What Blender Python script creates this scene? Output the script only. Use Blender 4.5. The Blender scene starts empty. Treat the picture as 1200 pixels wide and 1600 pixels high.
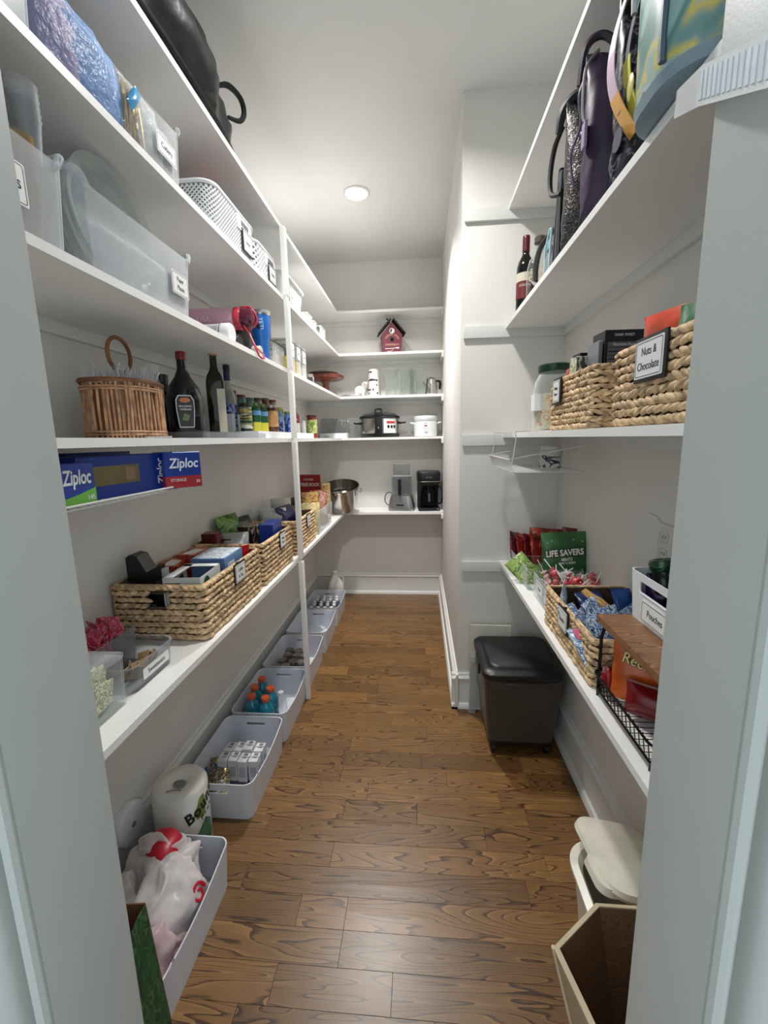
import bpy, bmesh, math, random
from mathutils import Vector, Matrix, noise
R = math.radians; PI = math.pi
random.seed(7)
S = bpy.context.scene; C = S.collection

# ---------------------------------------------------------------- camera, world, lights, exposure
cam = bpy.data.objects.new('camera', bpy.data.cameras.new('camera')); C.objects.link(cam)
cam.data.sensor_fit = 'HORIZONTAL'; cam.data.sensor_width = 36; cam.data.lens = 660.2/1200*36
cam.data.clip_start = .02
fw = Vector((-.08459236, .98178561, -.17012099)); rt = Vector((.99639621, .08228233, -.02059648)); up = Vector((.00622338, .17125022, .98520791))
cam.matrix_world = Matrix(((rt.x, up.x, -fw.x, 0), (rt.y, up.y, -fw.y, 0), (rt.z, up.z, -fw.z, 1.5), (0, 0, 0, 1)))
S.camera = cam
w = bpy.data.worlds.new('world'); S.world = w; w.use_nodes = True
w.node_tree.nodes['Background'].inputs[0].default_value = (.74, .85, .90, 1)
w.node_tree.nodes['Background'].inputs[1].default_value = 1.15
S.view_settings.view_transform = 'Standard'; S.view_settings.look = 'None'
S.view_settings.exposure = 0.18; S.view_settings.gamma = 1; S.view_settings.use_curve_mapping = False
def disk_light(loc, power, r=.07, col=(1, .985, .955), spread=128):
    l = bpy.data.lights.new('downlight_lamp', 'AREA'); l.shape = 'DISK'; l.size = 2*r; l.energy = power; l.color = col; l.spread = R(spread)
    o = bpy.data.objects.new('downlight_lamp', l); o.location = loc; C.objects.link(o); return o
ZC = 3.025
LIGHTS = ((-.383, 2.929), (-.14, 1.60))
for (lx, ly), pw_, sp_ in zip(LIGHTS, (22, 15.5), (122, 150)): disk_light((lx, ly, ZC-.025), pw_, spread=sp_)

# ---------------------------------------------------------------- materials
MC = {}
def lin(c):
    c = [x/255 for x in c]
    return tuple(x/12.92 if x <= .04045 else ((x+.055)/1.055)**2.4 for x in c)+(1,)
def newmat(key):
    m = bpy.data.materials.new(key); m.use_nodes = True; nt = m.node_tree; b = nt.nodes['Principled BSDF']
    MC[key] = m; return m, nt, b
def coords(nt, sc=(1, 1, 1), gen=False):
    tc = nt.nodes.new('ShaderNodeTexCoord'); mp = nt.nodes.new('ShaderNodeMapping'); mp.inputs['Scale'].default_value = sc
    oi = nt.nodes.new('ShaderNodeObjectInfo'); mu = nt.nodes.new('ShaderNodeMath'); mu.operation = 'MULTIPLY'; mu.inputs[1].default_value = 37
    nt.links.new(oi.outputs['Random'], mu.inputs[0])
    ad = nt.nodes.new('ShaderNodeVectorMath'); ad.operation = 'ADD'
    nt.links.new(tc.outputs['Generated' if gen else 'Object'], mp.inputs[0]); nt.links.new(mp.outputs[0], ad.inputs[0])
    cb = nt.nodes.new('ShaderNodeCombineXYZ')
    for i in range(3): nt.links.new(mu.outputs[0], cb.inputs[i])
    nt.links.new(cb.outputs[0], ad.inputs[1]); return ad.outputs[0]
def bump(nt, b, src, dist=.001, st=.5):
    bp = nt.nodes.new('ShaderNodeBump'); bp.inputs['Distance'].default_value = dist; bp.inputs['Strength'].default_value = st
    nt.links.new(src, bp.inputs['Height']); nt.links.new(bp.outputs[0], b.inputs['Normal'])
def ramp(nt, src, stops, interp='LINEAR'):
    r = nt.nodes.new('ShaderNodeValToRGB'); r.color_ramp.interpolation = interp
    e = r.color_ramp.elements
    while len(e) < len(stops): e.new(.5)
    for i, (p, c) in enumerate(stops): e[i].position = p; e[i].color = lin(c)
    nt.links.new(src, r.inputs[0]); return r.outputs[0]
def P(key, col, rough=.5, metal=0, var=.06, vs=12, bd=0, bs=60, spec=.5, sub=0, coat=0, emis=0):
    """plain surface with a little procedural variation"""
    if key in MC: return MC[key]
    m, nt, b = newmat(key)
    v = coords(nt); n = nt.nodes.new('ShaderNodeTexNoise'); n.inputs['Scale'].default_value = vs; n.inputs['Detail'].default_value = 3
    nt.links.new(v, n.inputs['Vector'])
    c2 = tuple(max(0, x*(1-var)) for x in col); c1 = tuple(min(255, x*(1+var*.5)) for x in col)
    nt.links.new(ramp(nt, n.outputs['Fac'], ((.3, c2), (.7, c1))), b.inputs['Base Color'])
    b.inputs['Roughness'].default_value = rough; b.inputs['Metallic'].default_value = metal
    b.inputs['Specular IOR Level'].default_value = spec; b.inputs['Coat Weight'].default_value = coat
    if emis: b.inputs['Emission Color'].default_value = lin(col); b.inputs['Emission Strength'].default_value = emis
    if bd:
        n2 = nt.nodes.new('ShaderNodeTexNoise'); n2.inputs['Scale'].default_value = bs; n2.inputs['Detail'].default_value = 4
        nt.links.new(v, n2.inputs['Vector']); bump(nt, b, n2.outputs['Fac'], bd)
    return m
def PRINT(key, cols, scale=40, rough=.35, sc=(1, 1, 1), warp=1.5, metal=0, bd=0, interp='CONSTANT'):
    """busy printed packaging: patches of several colours"""
    if key in MC: return MC[key]
    m, nt, b = newmat(key); v = coords(nt, sc)
    n = nt.nodes.new('ShaderNodeTexNoise'); n.inputs['Scale'].default_value = scale; n.inputs['Detail'].default_value = 2.5; n.inputs['Distortion'].default_value = warp
    nt.links.new(v, n.inputs['Vector'])
    k = len(cols); st = [(0 if i == 0 else .33+.34*i/k, c) for i, c in enumerate(cols)]
    nt.links.new(ramp(nt, n.outputs['Fac'], st, interp), b.inputs['Base Color'])
    b.inputs['Roughness'].default_value = rough; b.inputs['Metallic'].default_value = metal
    if bd: bump(nt, b, n.outputs['Fac'], bd, .7)
    return m
def CLEAR(key, tint=(251, 252, 252), alpha=.06, rough=.08, body=(225, 228, 230), bd=0):
    """thin clear or frosted plastic: mostly see-through, glossy at grazing angles"""
    if key in MC: return MC[key]
    m, nt, b = newmat(key)
    b.inputs['Base Color'].default_value = lin(body); b.inputs['Roughness'].default_value = rough
    t = nt.nodes.new('ShaderNodeBsdfTransparent'); t.inputs[0].default_value = lin(tint)
    mx = nt.nodes.new('ShaderNodeMixShader'); lf = nt.nodes.new('ShaderNodeLayerWeight'); lf.inputs[0].default_value = .5; lw = nt.nodes.new('ShaderNodeMath'); lw.operation = 'POWER'; lw.inputs[1].default_value = 3.2; nt.links.new(lf.outputs['Facing'], lw.inputs[0])
    ad = nt.nodes.new('ShaderNodeMath'); ad.operation = 'ADD'; ad.use_clamp = True; ad.inputs[1].default_value = alpha
    nt.links.new(lw.outputs[0], ad.inputs[0]); nt.links.new(ad.outputs[0], mx.inputs[0])
    nt.links.new(t.outputs[0], mx.inputs[1]); nt.links.new(b.outputs[0], mx.inputs[2])
    nt.links.new(mx.outputs[0], nt.nodes['Material Output'].inputs[0])
    if bd:
        n2 = nt.nodes.new('ShaderNodeTexNoise'); n2.inputs['Scale'].default_value = 45; n2.inputs['Detail'].default_value = 3
        nt.links.new(coords(nt), n2.inputs['Vector']); bump(nt, b, n2.outputs['Fac'], bd, 1)
    return m
def WOOD(key, cols, sx=1.2, sy=14, sz=14, rough=.35, rings=1.0, plank=False, coat=0, axis='x', dens=1.0):
    """grain running along local x; plank=True adds cathedral figure and a random tone for each board"""
    if key in MC: return MC[key]
    m, nt, b = newmat(key); L = nt.links.new
    v0 = coords(nt)
    mp = nt.nodes.new('ShaderNodeMapping')
    s = (sx, sy, sz) if axis == 'x' else ((sy, sx, sz) if axis == 'y' else (sy, sz, sx)); mp.inputs['Scale'].default_value = s
    L(v0, mp.inputs[0])
    n = nt.nodes.new('ShaderNodeTexNoise'); n.inputs['Scale'].default_value = 1.0; n.inputs['Detail'].default_value = 2.2; n.inputs['Roughness'].default_value = .42; n.inputs['Distortion'].default_value = .3
    L(mp.outputs[0], n.inputs['Vector'])
    mu = nt.nodes.new('ShaderNodeMath'); mu.operation = 'MULTIPLY'; mu.inputs[1].default_value = 20*rings; L(n.outputs['Fac'], mu.inputs[0])
    fr = nt.nodes.new('ShaderNodeMath'); fr.operation = 'FRACT'; L(mu.outputs[0], fr.inputs[0])
    fine = nt.nodes.new('ShaderNodeTexNoise'); fine.inputs['Scale'].default_value = 1; fine.inputs['Detail'].default_value = 5
    mp2 = nt.nodes.new('ShaderNodeMapping'); k = (7, 260, 260) if axis == 'x' else ((260, 7, 260) if axis == 'y' else (260, 260, 7)); mp2.inputs['Scale'].default_value = k
    L(v0, mp2.inputs[0]); L(mp2.outputs[0], fine.inputs['Vector'])
    a = nt.nodes.new('ShaderNodeMath'); a.operation = 'MULTIPLY_ADD'; a.inputs[1].default_value = .55; L(fine.outputs['Fac'], a.inputs[0]); L(fr.outputs[0], a.inputs[2])
    a2 = nt.nodes.new('ShaderNodeMath'); a2.operation = 'MULTIPLY'; a2.inputs[1].default_value = .7; L(a.outputs[0], a2.inputs[0])
    c = ramp(nt, a2.outputs[0], [(.14, cols[1]), (.25, cols[1]), (.35, cols[0]), (.68, cols[0]), (.9, cols[2])] )
    out = c
    if plank:
        oi = nt.nodes.new('ShaderNodeObjectInfo'); hs = nt.nodes.new('ShaderNodeHueSaturation')
        mr = nt.nodes.new('ShaderNodeMapRange'); mr.inputs[3].default_value = .72; mr.inputs[4].default_value = 1.2
        L(oi.outputs['Random'], mr.inputs[0]); L(mr.outputs[0], hs.inputs['Value']); L(c, hs.inputs['Color'])
        big = nt.nodes.new('ShaderNodeTexNoise'); big.inputs['Scale'].default_value = 5; L(v0, big.inputs['Vector'])
        mx = nt.nodes.new('ShaderNodeMixRGB'); mx.blend_type = 'MULTIPLY'; mx.inputs[0].default_value = .55
        L(hs.outputs[0], mx.inputs[1]); L(ramp(nt, big.outputs['Fac'], ((.3, (205, 195, 185)), (.7, (255, 255, 255)))), mx.inputs[2]); out = mx.outputs[0]
    L(out, b.inputs['Base Color']); b.inputs['Roughness'].default_value = rough; b.inputs['Coat Weight'].default_value = coat; b.inputs['Coat Roughness'].default_value = .25
    bump(nt, b, a2.outputs[0], .0006, .35)
    return m
WALL = P('wall_paint', (226, 223, 218), .6, var=.015, vs=3, bd=.0006, bs=180)
CEIL = P('ceiling_paint', (224, 225, 223), .7, var=.01, vs=3, bd=.0006, bs=160)
TRIM = P('trim_paint', (222, 222, 219), .38, var=.01, vs=4)
SHELF = P('shelf_paint', (236, 235, 233), .35, var=.01, vs=4)
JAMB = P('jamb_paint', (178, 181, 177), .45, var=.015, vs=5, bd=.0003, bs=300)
WHITE = P('white_plastic', (226, 228, 232), .35, var=.01)
BINW = P('cool_white_plastic', (208, 212, 221), .4, var=.015)
CARD = P('white_card', (232, 232, 230), .5, var=.01)
INK = P('black_ink', (28, 28, 30), .5)
BLACK = P('black_plastic', (16, 16, 18), .35)
BLACKG = P('black_gloss', (12, 12, 14), .12)
STEEL = P('stainless_steel', (190, 188, 184), .16, 1, var=.03)
SILV = P('silver_plastic', (165, 166, 168), .28, .8)
CLR = CLEAR('clear_plastic'); CLRF = CLEAR('frosted_plastic', (248, 249, 250), .2, .3, (232, 236, 240))
GLASS = CLEAR('thin_glass', (251, 253, 252), .04, .03)
GLASSG = CLEAR('smoke_plastic', (234, 235, 236), .08, .06, (200, 204, 208))
FILM = CLEAR('clear_film', (246, 248, 250), .2, .12, (225, 228, 232), bd=.006)
BAGP = CLEAR('white_bag_film', (225, 215, 216), .72, .35, (228, 226, 228), bd=.004)
STRAW = P('hyacinth', (214, 182, 140), .6, var=.34, vs=45, bd=.0015, bs=300)
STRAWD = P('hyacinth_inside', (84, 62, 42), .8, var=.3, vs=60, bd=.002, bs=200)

# ---------------------------------------------------------------- mesh helpers
class MB:
    def __init__(s): s.bm = bmesh.new()
    def _x(s, vs, M):
        if M is not None: bmesh.ops.transform(s.bm, matrix=M, verts=vs)
    def box(s, x, y, z, sx, sy, sz, bev=0, M=None, seg=2):
        """centre x, y; bottom z"""
        b = bmesh.new(); bmesh.ops.create_cube(b, size=1)
        for v in b.verts: v.co = Vector((v.co.x*sx+x, v.co.y*sy+y, (v.co.z+.5)*sz+z))
        if bev: bmesh.ops.bevel(b, geom=b.edges[:], offset=bev, segments=seg, affect='EDGES', profile=.7)
        if M is not None: bmesh.ops.transform(b, matrix=M, verts=b.verts)
        s._merge(b); return s
    def _merge(s, b):
        me = bpy.data.meshes.new('t'); b.to_mesh(me); b.free(); s.bm.from_mesh(me); bpy.data.meshes.remove(me)
    def loft(s, rings, c0=True, c1=True, closed=True, M=None):
        bm = s.bm; R_ = [[bm.verts.new(M @ Vector(p) if M is not None else p) for p in r] for r in rings]
        n = len(rings[0])
        for a, b in zip(R_, R_[1:]):
            for i in range(n if closed else n-1):
                j = (i+1) % n
                try: bm.faces.new((a[i], a[j], b[j], b[i]))
                except ValueError: pass
        for flag, r in ((c0, R_[0][::-1]), (c1, R_[-1])):
            if flag:
                try: bm.faces.new(r)
                except ValueError: pass
        return s
    def lathe(s, prof, x=0, y=0, z=0, seg=24, M=None, c0=True, c1=True, ey=1):
        rings = [[(x+r*math.cos(2*PI*i/seg), y+ey*r*math.sin(2*PI*i/seg), z+h) for i in range(seg)] for r, h in prof]
        return s.loft(rings, c0, c1, M=M)
    def tube(s, pts, r, seg=6, closed=False, M=None, sm=0):
        if sm:
            P0 = [Vector(p) for p in pts]; rl = list(r) if isinstance(r, (list, tuple)) else [r]*len(P0); q, rq = [], []
            for i in range(len(P0)-1):
                a, b, c, d = P0[max(0, i-1)], P0[i], P0[i+1], P0[min(len(P0)-1, i+2)]
                for k in range(sm):
                    t = k/sm; q.append(.5*((2*b)+(c-a)*t+(2*a-5*b+4*c-d)*t*t+(3*b-a-3*c+d)*t**3)); rq.append(rl[i]*(1-t)+rl[i+1]*t)
            pts = q+[P0[-1]]; r = rq+[rl[-1]]
        pts = [Vector(p) for p in pts]; n = len(pts); rings = []; up_ = None
        for i, p in enumerate(pts):
            a = pts[(i-1) % n] if (closed or i > 0) else p; b = pts[(i+1) % n] if (closed or i < n-1) else p
            t = (b-a).normalized()
            if up_ is None: up_ = Vector((0, 0, 1)) if abs(t.z) < .9 else Vector((1, 0, 0))
            u = t.cross(up_).normalized(); v = u.cross(t).normalized(); up_ = v
            rr = r[i] if isinstance(r, (list, tuple)) else r
            rings.append([p+u*rr*math.cos(2*PI*k/seg)+v*rr*math.sin(2*PI*k/seg) for k in range(seg)])
        if closed: rings.append(rings[0]); return s.loft(rings, False, False, M=M)
        return s.loft(rings, M=M)
    def ball(s, x, y, z, rx, ry=None, rz=None, sub=2, M=None):
        b = bmesh.new(); bmesh.ops.create_icosphere(b, subdivisions=sub, radius=1)
        for v in b.verts: v.co = Vector((v.co.x*rx+x, v.co.y*(ry or rx)+y, v.co.z*(rz or rx)+z))
        if M is not None: bmesh.ops.transform(b, matrix=M, verts=b.verts)
        s._merge(b); return s
    def prism(s, poly, z0, z1, M=None):
        return s.loft([[(a, b, z0) for a, b in poly], [(a, b, z1) for a, b in poly]], M=M)
    def sheet(s, f, nu, nv, th=0):
        g = [[s.bm.verts.new(f(i/nu, j/nv)) for j in range(nv+1)] for i in range(nu+1)]
        for i in range(nu):
            for j in range(nv): s.bm.faces.new((g[i][j], g[i+1][j], g[i+1][j+1], g[i][j+1]))
        if th: bmesh.ops.solidify(s.bm, geom=s.bm.faces[:], thickness=th)
        return s
    def crumple(s, amp, sc, seed=0):
        for v in s.bm.verts:
            p = v.co*sc+Vector((seed, seed*1.7, 0)); v.co += Vector(noise.noise_vector(p))*amp
        return s
    def obj(s, name, mat, parent=None, loc=(0, 0, 0), rot=(0, 0, 0), smooth=40, label=None):
        bmesh.ops.remove_doubles(s.bm, verts=s.bm.verts, dist=1e-6)
        bmesh.ops.recalc_face_normals(s.bm, faces=s.bm.faces)
        me = bpy.data.meshes.new(name); s.bm.to_mesh(me); s.bm.free()
        if smooth:
            me.shade_smooth()
            me.set_sharp_from_angle(angle=R(smooth))
        me.materials.append(mat)
        o = bpy.data.objects.new(name, me); C.objects.link(o); o.location = loc; o.rotation_euler = rot
        if parent: o.parent = parent
        if label: o['label'] = label
        return o
def thing(name, label, cat, loc=(0, 0, 0), rz=0, group=None, rot=None):
    o = bpy.data.objects.new(name, None); C.objects.link(o); o.empty_display_size = .05
    o.location = loc; o.rotation_euler = rot or (0, 0, R(rz)); return tag(o, label, cat, group)
def tag(o, label, cat, group=None):
    o['label'] = label; o['category'] = cat
    if group: o['group'] = group
    return o
def struct(o): o['kind'] = 'structure'; return o
def stuff(o): o['kind'] = 'stuff'; return o
def kids(o): return [c for c in bpy.data.objects if c.parent == o]
def dup(root, loc=None, rot=None, label=None, parent=None):
    r = root.copy(); C.objects.link(r)
    if loc is not None: r.location = loc
    if rot is not None: r.rotation_euler = rot
    if label: r['label'] = label
    if parent: r.parent = parent
    for c in kids(root): dup(c, parent=r)
    return r
def rr(hx, hy, r, z=0, cx=0, cy=0, k=4):
    """rounded rectangle ring"""
    out = []
    for qx, qy, a0 in ((1, 1, 0), (-1, 1, 90), (-1, -1, 180), (1, -1, 270)):
        for i in range(k+1):
            a = R(a0+90*i/k); out.append((cx+qx*(hx-r)+r*math.cos(a), cy+qy*(hy-r)+r*math.sin(a), z))
    return out
def tub(hx, hy, h, t=.003, r=.02, taper=.9, rim=.0, zf=None, k=4, M=None):
    """open tub: outside up, over the rim, inside down"""
    m = MB(); zf = zf or (lambda x, y: 0)
    a = rr(hx*taper, hy*taper, r*.8, 0, k=k); b = rr(hx, hy, r, h, k=k)
    b = [(x, y, z+zf(x, y)) for x, y, z in b]
    mid = [tuple((p[i]*.5+q[i]*.5) for i in range(3)) for p, q in zip(a, b)]
    rings = [a, mid, b]
    if rim: rings = [a, mid, [(x, y, z-rim) for x, y, z in b], [(x+math.copysign(rim*.7, x), y+math.copysign(rim*.7, y), z-rim) for x, y, z in b], [(x+math.copysign(rim*.7, x), y+math.copysign(rim*.7, y), z) for x, y, z in b]]
    def inn(ring, zz=0): return [(x*(1-t/hx), y*(1-t/hy), z+zz) for x, y, z in ring]
    rings += [inn(b), inn(a, t)]
    m.loft(rings, M=M); return m
def cut(o, cutters):
    """boolean-cut boxes (cx, cy, z0, sx, sy, sz) out of o"""
    m = MB()
    for c in cutters: m.box(*c)
    k = m.obj('cutter', WHITE); md = o.modifiers.new('b', 'BOOLEAN'); md.operation = 'DIFFERENCE'; md.object = k; md.solver = 'EXACT'
    k.location = (0, 0, 0); sv = o.matrix_basis.copy(); par = o.parent; o.parent = None; o.matrix_basis = Matrix()
    dg = bpy.context.evaluated_depsgraph_get(); me = bpy.data.meshes.new_from_object(o.evaluated_get(dg)); o.modifiers.clear(); old = o.data; me.set_sharp_from_angle(angle=R(25)); o.data = me
    o.parent = par; o.matrix_basis = sv; bpy.data.objects.remove(k); bpy.data.meshes.remove(old); return o
def text(s, size, mat, parent, loc, rot, name='lettering', align='CENTER', ext=.0003, sx=1, shear=0, bold=0, cyl=None):
    """rot is an euler; text lies in its local xy plane; cyl=(radius) wraps it round a vertical cylinder"""
    cu = bpy.data.curves.new('f', 'FONT'); cu.body = s; cu.size = size; cu.align_x = align; cu.align_y = 'CENTER'; cu.extrude = ext; cu.resolution_u = 3; cu.shear = shear; cu.offset = bold*size
    o = bpy.data.objects.new('f', cu); C.objects.link(o)
    dg = bpy.context.evaluated_depsgraph_get(); me = bpy.data.meshes.new_from_object(o.evaluated_get(dg))
    bpy.data.objects.remove(o); bpy.data.curves.remove(cu)
    for v in me.vertices: v.co.x *= sx
    if cyl:
        for v in me.vertices:
            a = v.co.x/cyl; q = cyl+v.co.z; v.co.x = q*math.sin(a); v.co.z = q*math.cos(a)-cyl
    me.materials.clear(); me.materials.append(mat)
    t = bpy.data.objects.new(name, me); C.objects.link(t); t.location = loc; t.rotation_euler = rot; t.parent = parent; return t
# facing rotations: text plane turned so its normal looks along the named direction
FX = (R(90), 0, R(90)); FNX = (R(90), 0, R(-90)); FNY = (R(90), 0, 0); FZ = (0, 0, 0)
def card(parent, loc, rot, w, h, lines, size, frame=None, t=.0015, ft=.004, fpad=.007, line=True, mat=None, tsx=.85):
    """label card lying in local xy; frame = material of a clip frame behind it"""
    E = Matrix.LocRotScale(loc, None, None) @ Matrix.Rotation(rot[2], 4, 'Z') @ Matrix.Rotation(rot[0], 4, 'X')
    if frame:
        m = MB(); m.box(0, 0, -.0005, w+2*fpad, h+2*fpad, ft, .0012); f = m.obj('label_frame', frame, parent, loc, rot); z0 = ft
        par = f; L0 = (0, 0, 0); r0 = (0, 0, 0)
    else: par = parent; L0 = loc; r0 = rot; z0 = 0
    m = MB(); m.loft([[(x, y, z0) for x, y, _ in rr(w/2, h/2, .003, k=2)], [(x, y, z0+t) for x, y, _ in rr(w/2, h/2, .003, k=2)]])
    c = m.obj('label_card', mat or CARD, par, L0, r0)
    if par is parent or frame:
        top = z0+t
        if frame:   # third level reached: lettering is joined on the frame as its own sub-part
            pp, base, rb = par, Vector((0, 0, 0)), (0, 0, 0)
        else: pp, base, rb = c, Vector((0, 0, 0)), (0, 0, 0)
        if line:
            m = MB(); a = rr(w/2-.003, h/2-.003, .004, top, k=2); b = rr(w/2-.0042, h/2-.0042, .003, top, k=2)
            m.loft([a, [(x, y, z+.0003) for x, y, z in a], [(x, y, z+.0003) for x, y, z in b], b], False, False); m.obj('border_line', INK, pp)
        n = len(lines)
        for i, s in enumerate(lines): text(s, size, INK, pp, (0, (n-1)/2*size*1.25-i*size*1.25, top+.0002), (0, 0, 0), sx=tsx)
    return c
def pouch(w, h, t, seed=0, crimp=.012, nu=12, nv=14, amp=.004):
    """filled bag standing in the xz plane, thickness along y, base at z=0"""
    m = MB(); rings = []
    for j in range(nv+1):
        v = j/nv; z = h*v; e = min(1, min(v, 1-v)*h/crimp/2.2) if h > 0 else 1
        tt = t*math.sin(PI*min(1, max(0, (v*h-crimp*.5)/(h-crimp))))**.6 if crimp*.5 < z < h-crimp*.5 else .001
        ring = []
        for i in range(nu*2):
            a = 2*PI*i/(nu*2); x = w/2*math.cos(a); x = math.copysign(abs(x/(w/2))**.75*w/2, x) if x else 0
            y = tt/2*math.sin(a)
            p = Vector((x, y, z)); k = noise.noise_vector(p*28+Vector((seed*3.1, seed, 0)))
            ring.append((p.x*(1-.03*math.sin(PI*v))+k.x*amp*.6, p.y+k.y*amp, p.z+k.z*amp*.4))
        rings.append(ring)
    m.loft(rings); return m
def carton(name, sx, sy, sz, mat, parent=None, loc=(0, 0, 0), rot=(0, 0, 0), bev=.0015):
    m = MB(); m.box(0, 0, 0, sx, sy, sz, bev, seg=1); return m.obj(name, mat, parent, loc, rot, smooth=0)
# ================================================================ SETTING
XL, XR, YB, YP, XP = -1.03, .70, 3.97, 2.205, .205
YF = .55          # inner face of the front wall
XJL, XJR = -.497, .319
m = MB(); m.box(-.2, 1.9, -.06, 2.4, 4.6, .05); FL = struct(m.obj('floor', P('subfloor', (62, 42, 28), .8)))
OAK = WOOD('oak_floor', ((122, 87, 48), (66, 41, 19), (142, 105, 60)), sx=1.3, sy=11, sz=0.2, rough=.34, rings=1.0, plank=True, coat=.15)
bw = .0955; rnd = random.Random(11)
cuts = {9: (-.28,), 10: (-.255, ), 8: (.0,), 7: (-.03, ), 6: (.05,)}
k = 0; y = 1.056-bw*12
row = 0
while y < YB:
    y1 = min(y+bw, YB)
    xa, xb = XL+.01, (XR-.005 if y < YP else XP-.005)
    x = xa+rnd.uniform(-.3, .05)
    # joints read off the photograph for the nearest boards
    fixed = {8: (-.9, -.185, .45), 9: (-.5, .03, .6), 10: (-.42, -.085), 11: (-.95, -.245, .62), 12: (-.4, -.245), 13: (-.62, .35), 14: (-.33, .44)}
    xs = [xa]
    if row in fixed: xs += [v for v in fixed[row] if xa+.05 < v < xb-.03]
    else:
        v = xa+rnd.uniform(.15, .8)
        while v < xb-.06: xs.append(v); v += rnd.uniform(.3, .95)
    xs.append(xb)
    for a, b in zip(xs, xs[1:]):
        m = MB(); m.box(0, 0, -.012, b-a-.0007, y1-y-.0007, .012, .0004, seg=1)
        m.obj('floor_board', OAK, FL, ((a+b)/2, (y+y1)/2, 0), smooth=0)
    y = y1; row += 1
m = MB(); m.box(-.2, 1.9, ZC, 2.6, 5, .1); CE = struct(m.obj('ceiling', CEIL))
m = MB(); m.box(XL-.05, 2.25, -.02, .1, 3.6, 3.045); struct(m.obj('wall_left', WALL))
m = MB(); m.box((XL+XP)/2, YB+.05, -.02, XP-XL+.2, .1, 3.045); struct(m.obj('wall_back', WALL))
m = MB(); m.box(XR+.05, 1.4, -.02, .1, 1.75, 3.045); struct(m.obj('wall_right', WALL))
m = MB(); m.box((XP+XR+.1)/2, (YP+YB+.1)/2, -.02, XR+.1-XP, YB+.1-YP, 3.045, .002); struct(m.obj('wall_partition', WALL))
# front wall with the door opening, seen from the room outside
for nm, xa, xb in (('wall_front_left', -2.6, XJL-.016), ('wall_front_right', XJR+.016, 2.4)):
    m = MB(); m.box((xa+xb)/2, .485, -.02, xb-xa, .13, 3.045); struct(m.obj(nm, WALL))
# door lining and casing: jamb board (14 cm), a small bead, a flat and a rounded back band
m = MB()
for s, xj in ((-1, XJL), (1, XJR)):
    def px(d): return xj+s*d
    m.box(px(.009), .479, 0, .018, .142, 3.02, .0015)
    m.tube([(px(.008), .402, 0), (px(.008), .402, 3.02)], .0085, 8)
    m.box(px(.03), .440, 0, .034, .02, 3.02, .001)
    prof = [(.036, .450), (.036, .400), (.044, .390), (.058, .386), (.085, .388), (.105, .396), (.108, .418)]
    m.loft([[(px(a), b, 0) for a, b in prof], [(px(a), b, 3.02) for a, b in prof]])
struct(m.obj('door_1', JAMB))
# baseboards: tall board with a cap moulding and a shoe
def baseboard(name, p0, p1, n):
    """p0 -> p1 along the wall, n = direction into the room"""
    prof = [(0, 0), (.034, 0), (.034, .012), (.026, .026), (.017, .03), (.017, .168), (.021, .171), (.024, .178), (.02, .186), (.012, .192), (.012, .2), (.006, .207), (0, .207)]
    m = MB(); m.loft([[(p[0]+n[0]*d, p[1]+n[1]*d, z) for d, z in prof] for p in (p0, p1)])
    return struct(m.obj(name, TRIM, smooth=30))
baseboard('baseboard_back', (XL, YB), (XP, YB), (0, -1))
baseboard('baseboard_left', (XL, YF), (XL, YB), (1, 0))
baseboard('baseboard_partition', (XP, YP-.034), (XP, YB), (-1, 0))
baseboard('baseboard_partition_end', (XP-.034, YP), (XR, YP), (0, -1))
baseboard('baseboard_right', (XR, YF), (XR, YP), (-1, 0))

# ---- shelves
XS, XRS, YS = -.675, .4156, YB-.265
ORD = ('lowest', 'second lowest', 'middle', 'second highest', 'topmost')
for i, (z, wh) in enumerate(zip((.845, 1.505, 1.857, 2.208, 2.545), ORD)):
    t = thing('corner_shelf', f'{wh} of the white L-shaped shelves along the left and back walls', 'shelf', (0, 0, z-.01), 0, 'L-shaped wall shelves')
    m = MB(); m.prism([(XL, YF), (XS, YF), (XS, YS), (XP, YS), (XP, YB), (XL, YB)], 0, .02)
    m.obj('shelf_board', SHELF, t, smooth=0)
    m = MB(); m.box(XL+.009, (YF+YB)/2, -.038, .018, YB-YF, .038, .002); m.obj('wall_cleat', TRIM, t)
    m = MB(); m.box((XL+XP)/2+.009, YB-.009, -.038, XP-XL-.018, .018, .038, .002); m.obj('wall_cleat', TRIM, t)
    m = MB(); m.box(XP-.009, YB-.15, -.038, .018, .26, .038, .002); m.obj('end_cleat', TRIM, t)
for z, wh in zip((.845, 1.505, 2.02, 2.535), ('lowest', 'second lowest', 'second highest', 'topmost')):
    t = thing('side_shelf', f'{wh} of the straight white shelves in the right alcove', 'shelf', (0, 0, z-.01), 0, 'right alcove shelves')
    m = MB(); m.box((XRS+XR)/2, (YF+YP)/2, 0, XR-XRS, YP-YF, .02, .001); m.obj('shelf_board', SHELF, t, smooth=0)
    m = MB(); m.box(XR-.009, (YF+YP)/2-.01, -.038, .018, YP-YF-.02, .038, .002); m.obj('wall_cleat', TRIM, t)
    m = MB(); m.box((XP+XR)/2+.004, YP-.009, -.038, XR-XP-.016, .018, .055, .003); m.obj('end_cleat', TRIM, t)
# post up the front edge of the left shelves, in lengths between the boards
PO = thing('shelf_post', 'slim white wooden post running up the front edge of the left shelves', 'post', (XS+.012, 2.235, 0))
for a, b in ((0, .835), (.855, 1.495), (1.515, 1.847), (1.867, 2.198), (2.218, 2.535)):
    m = MB(); m.box(0, 0, 0, .024, .036, b-a, .002); m.obj('post_length', SHELF, PO, (0, 0, a))
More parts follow.
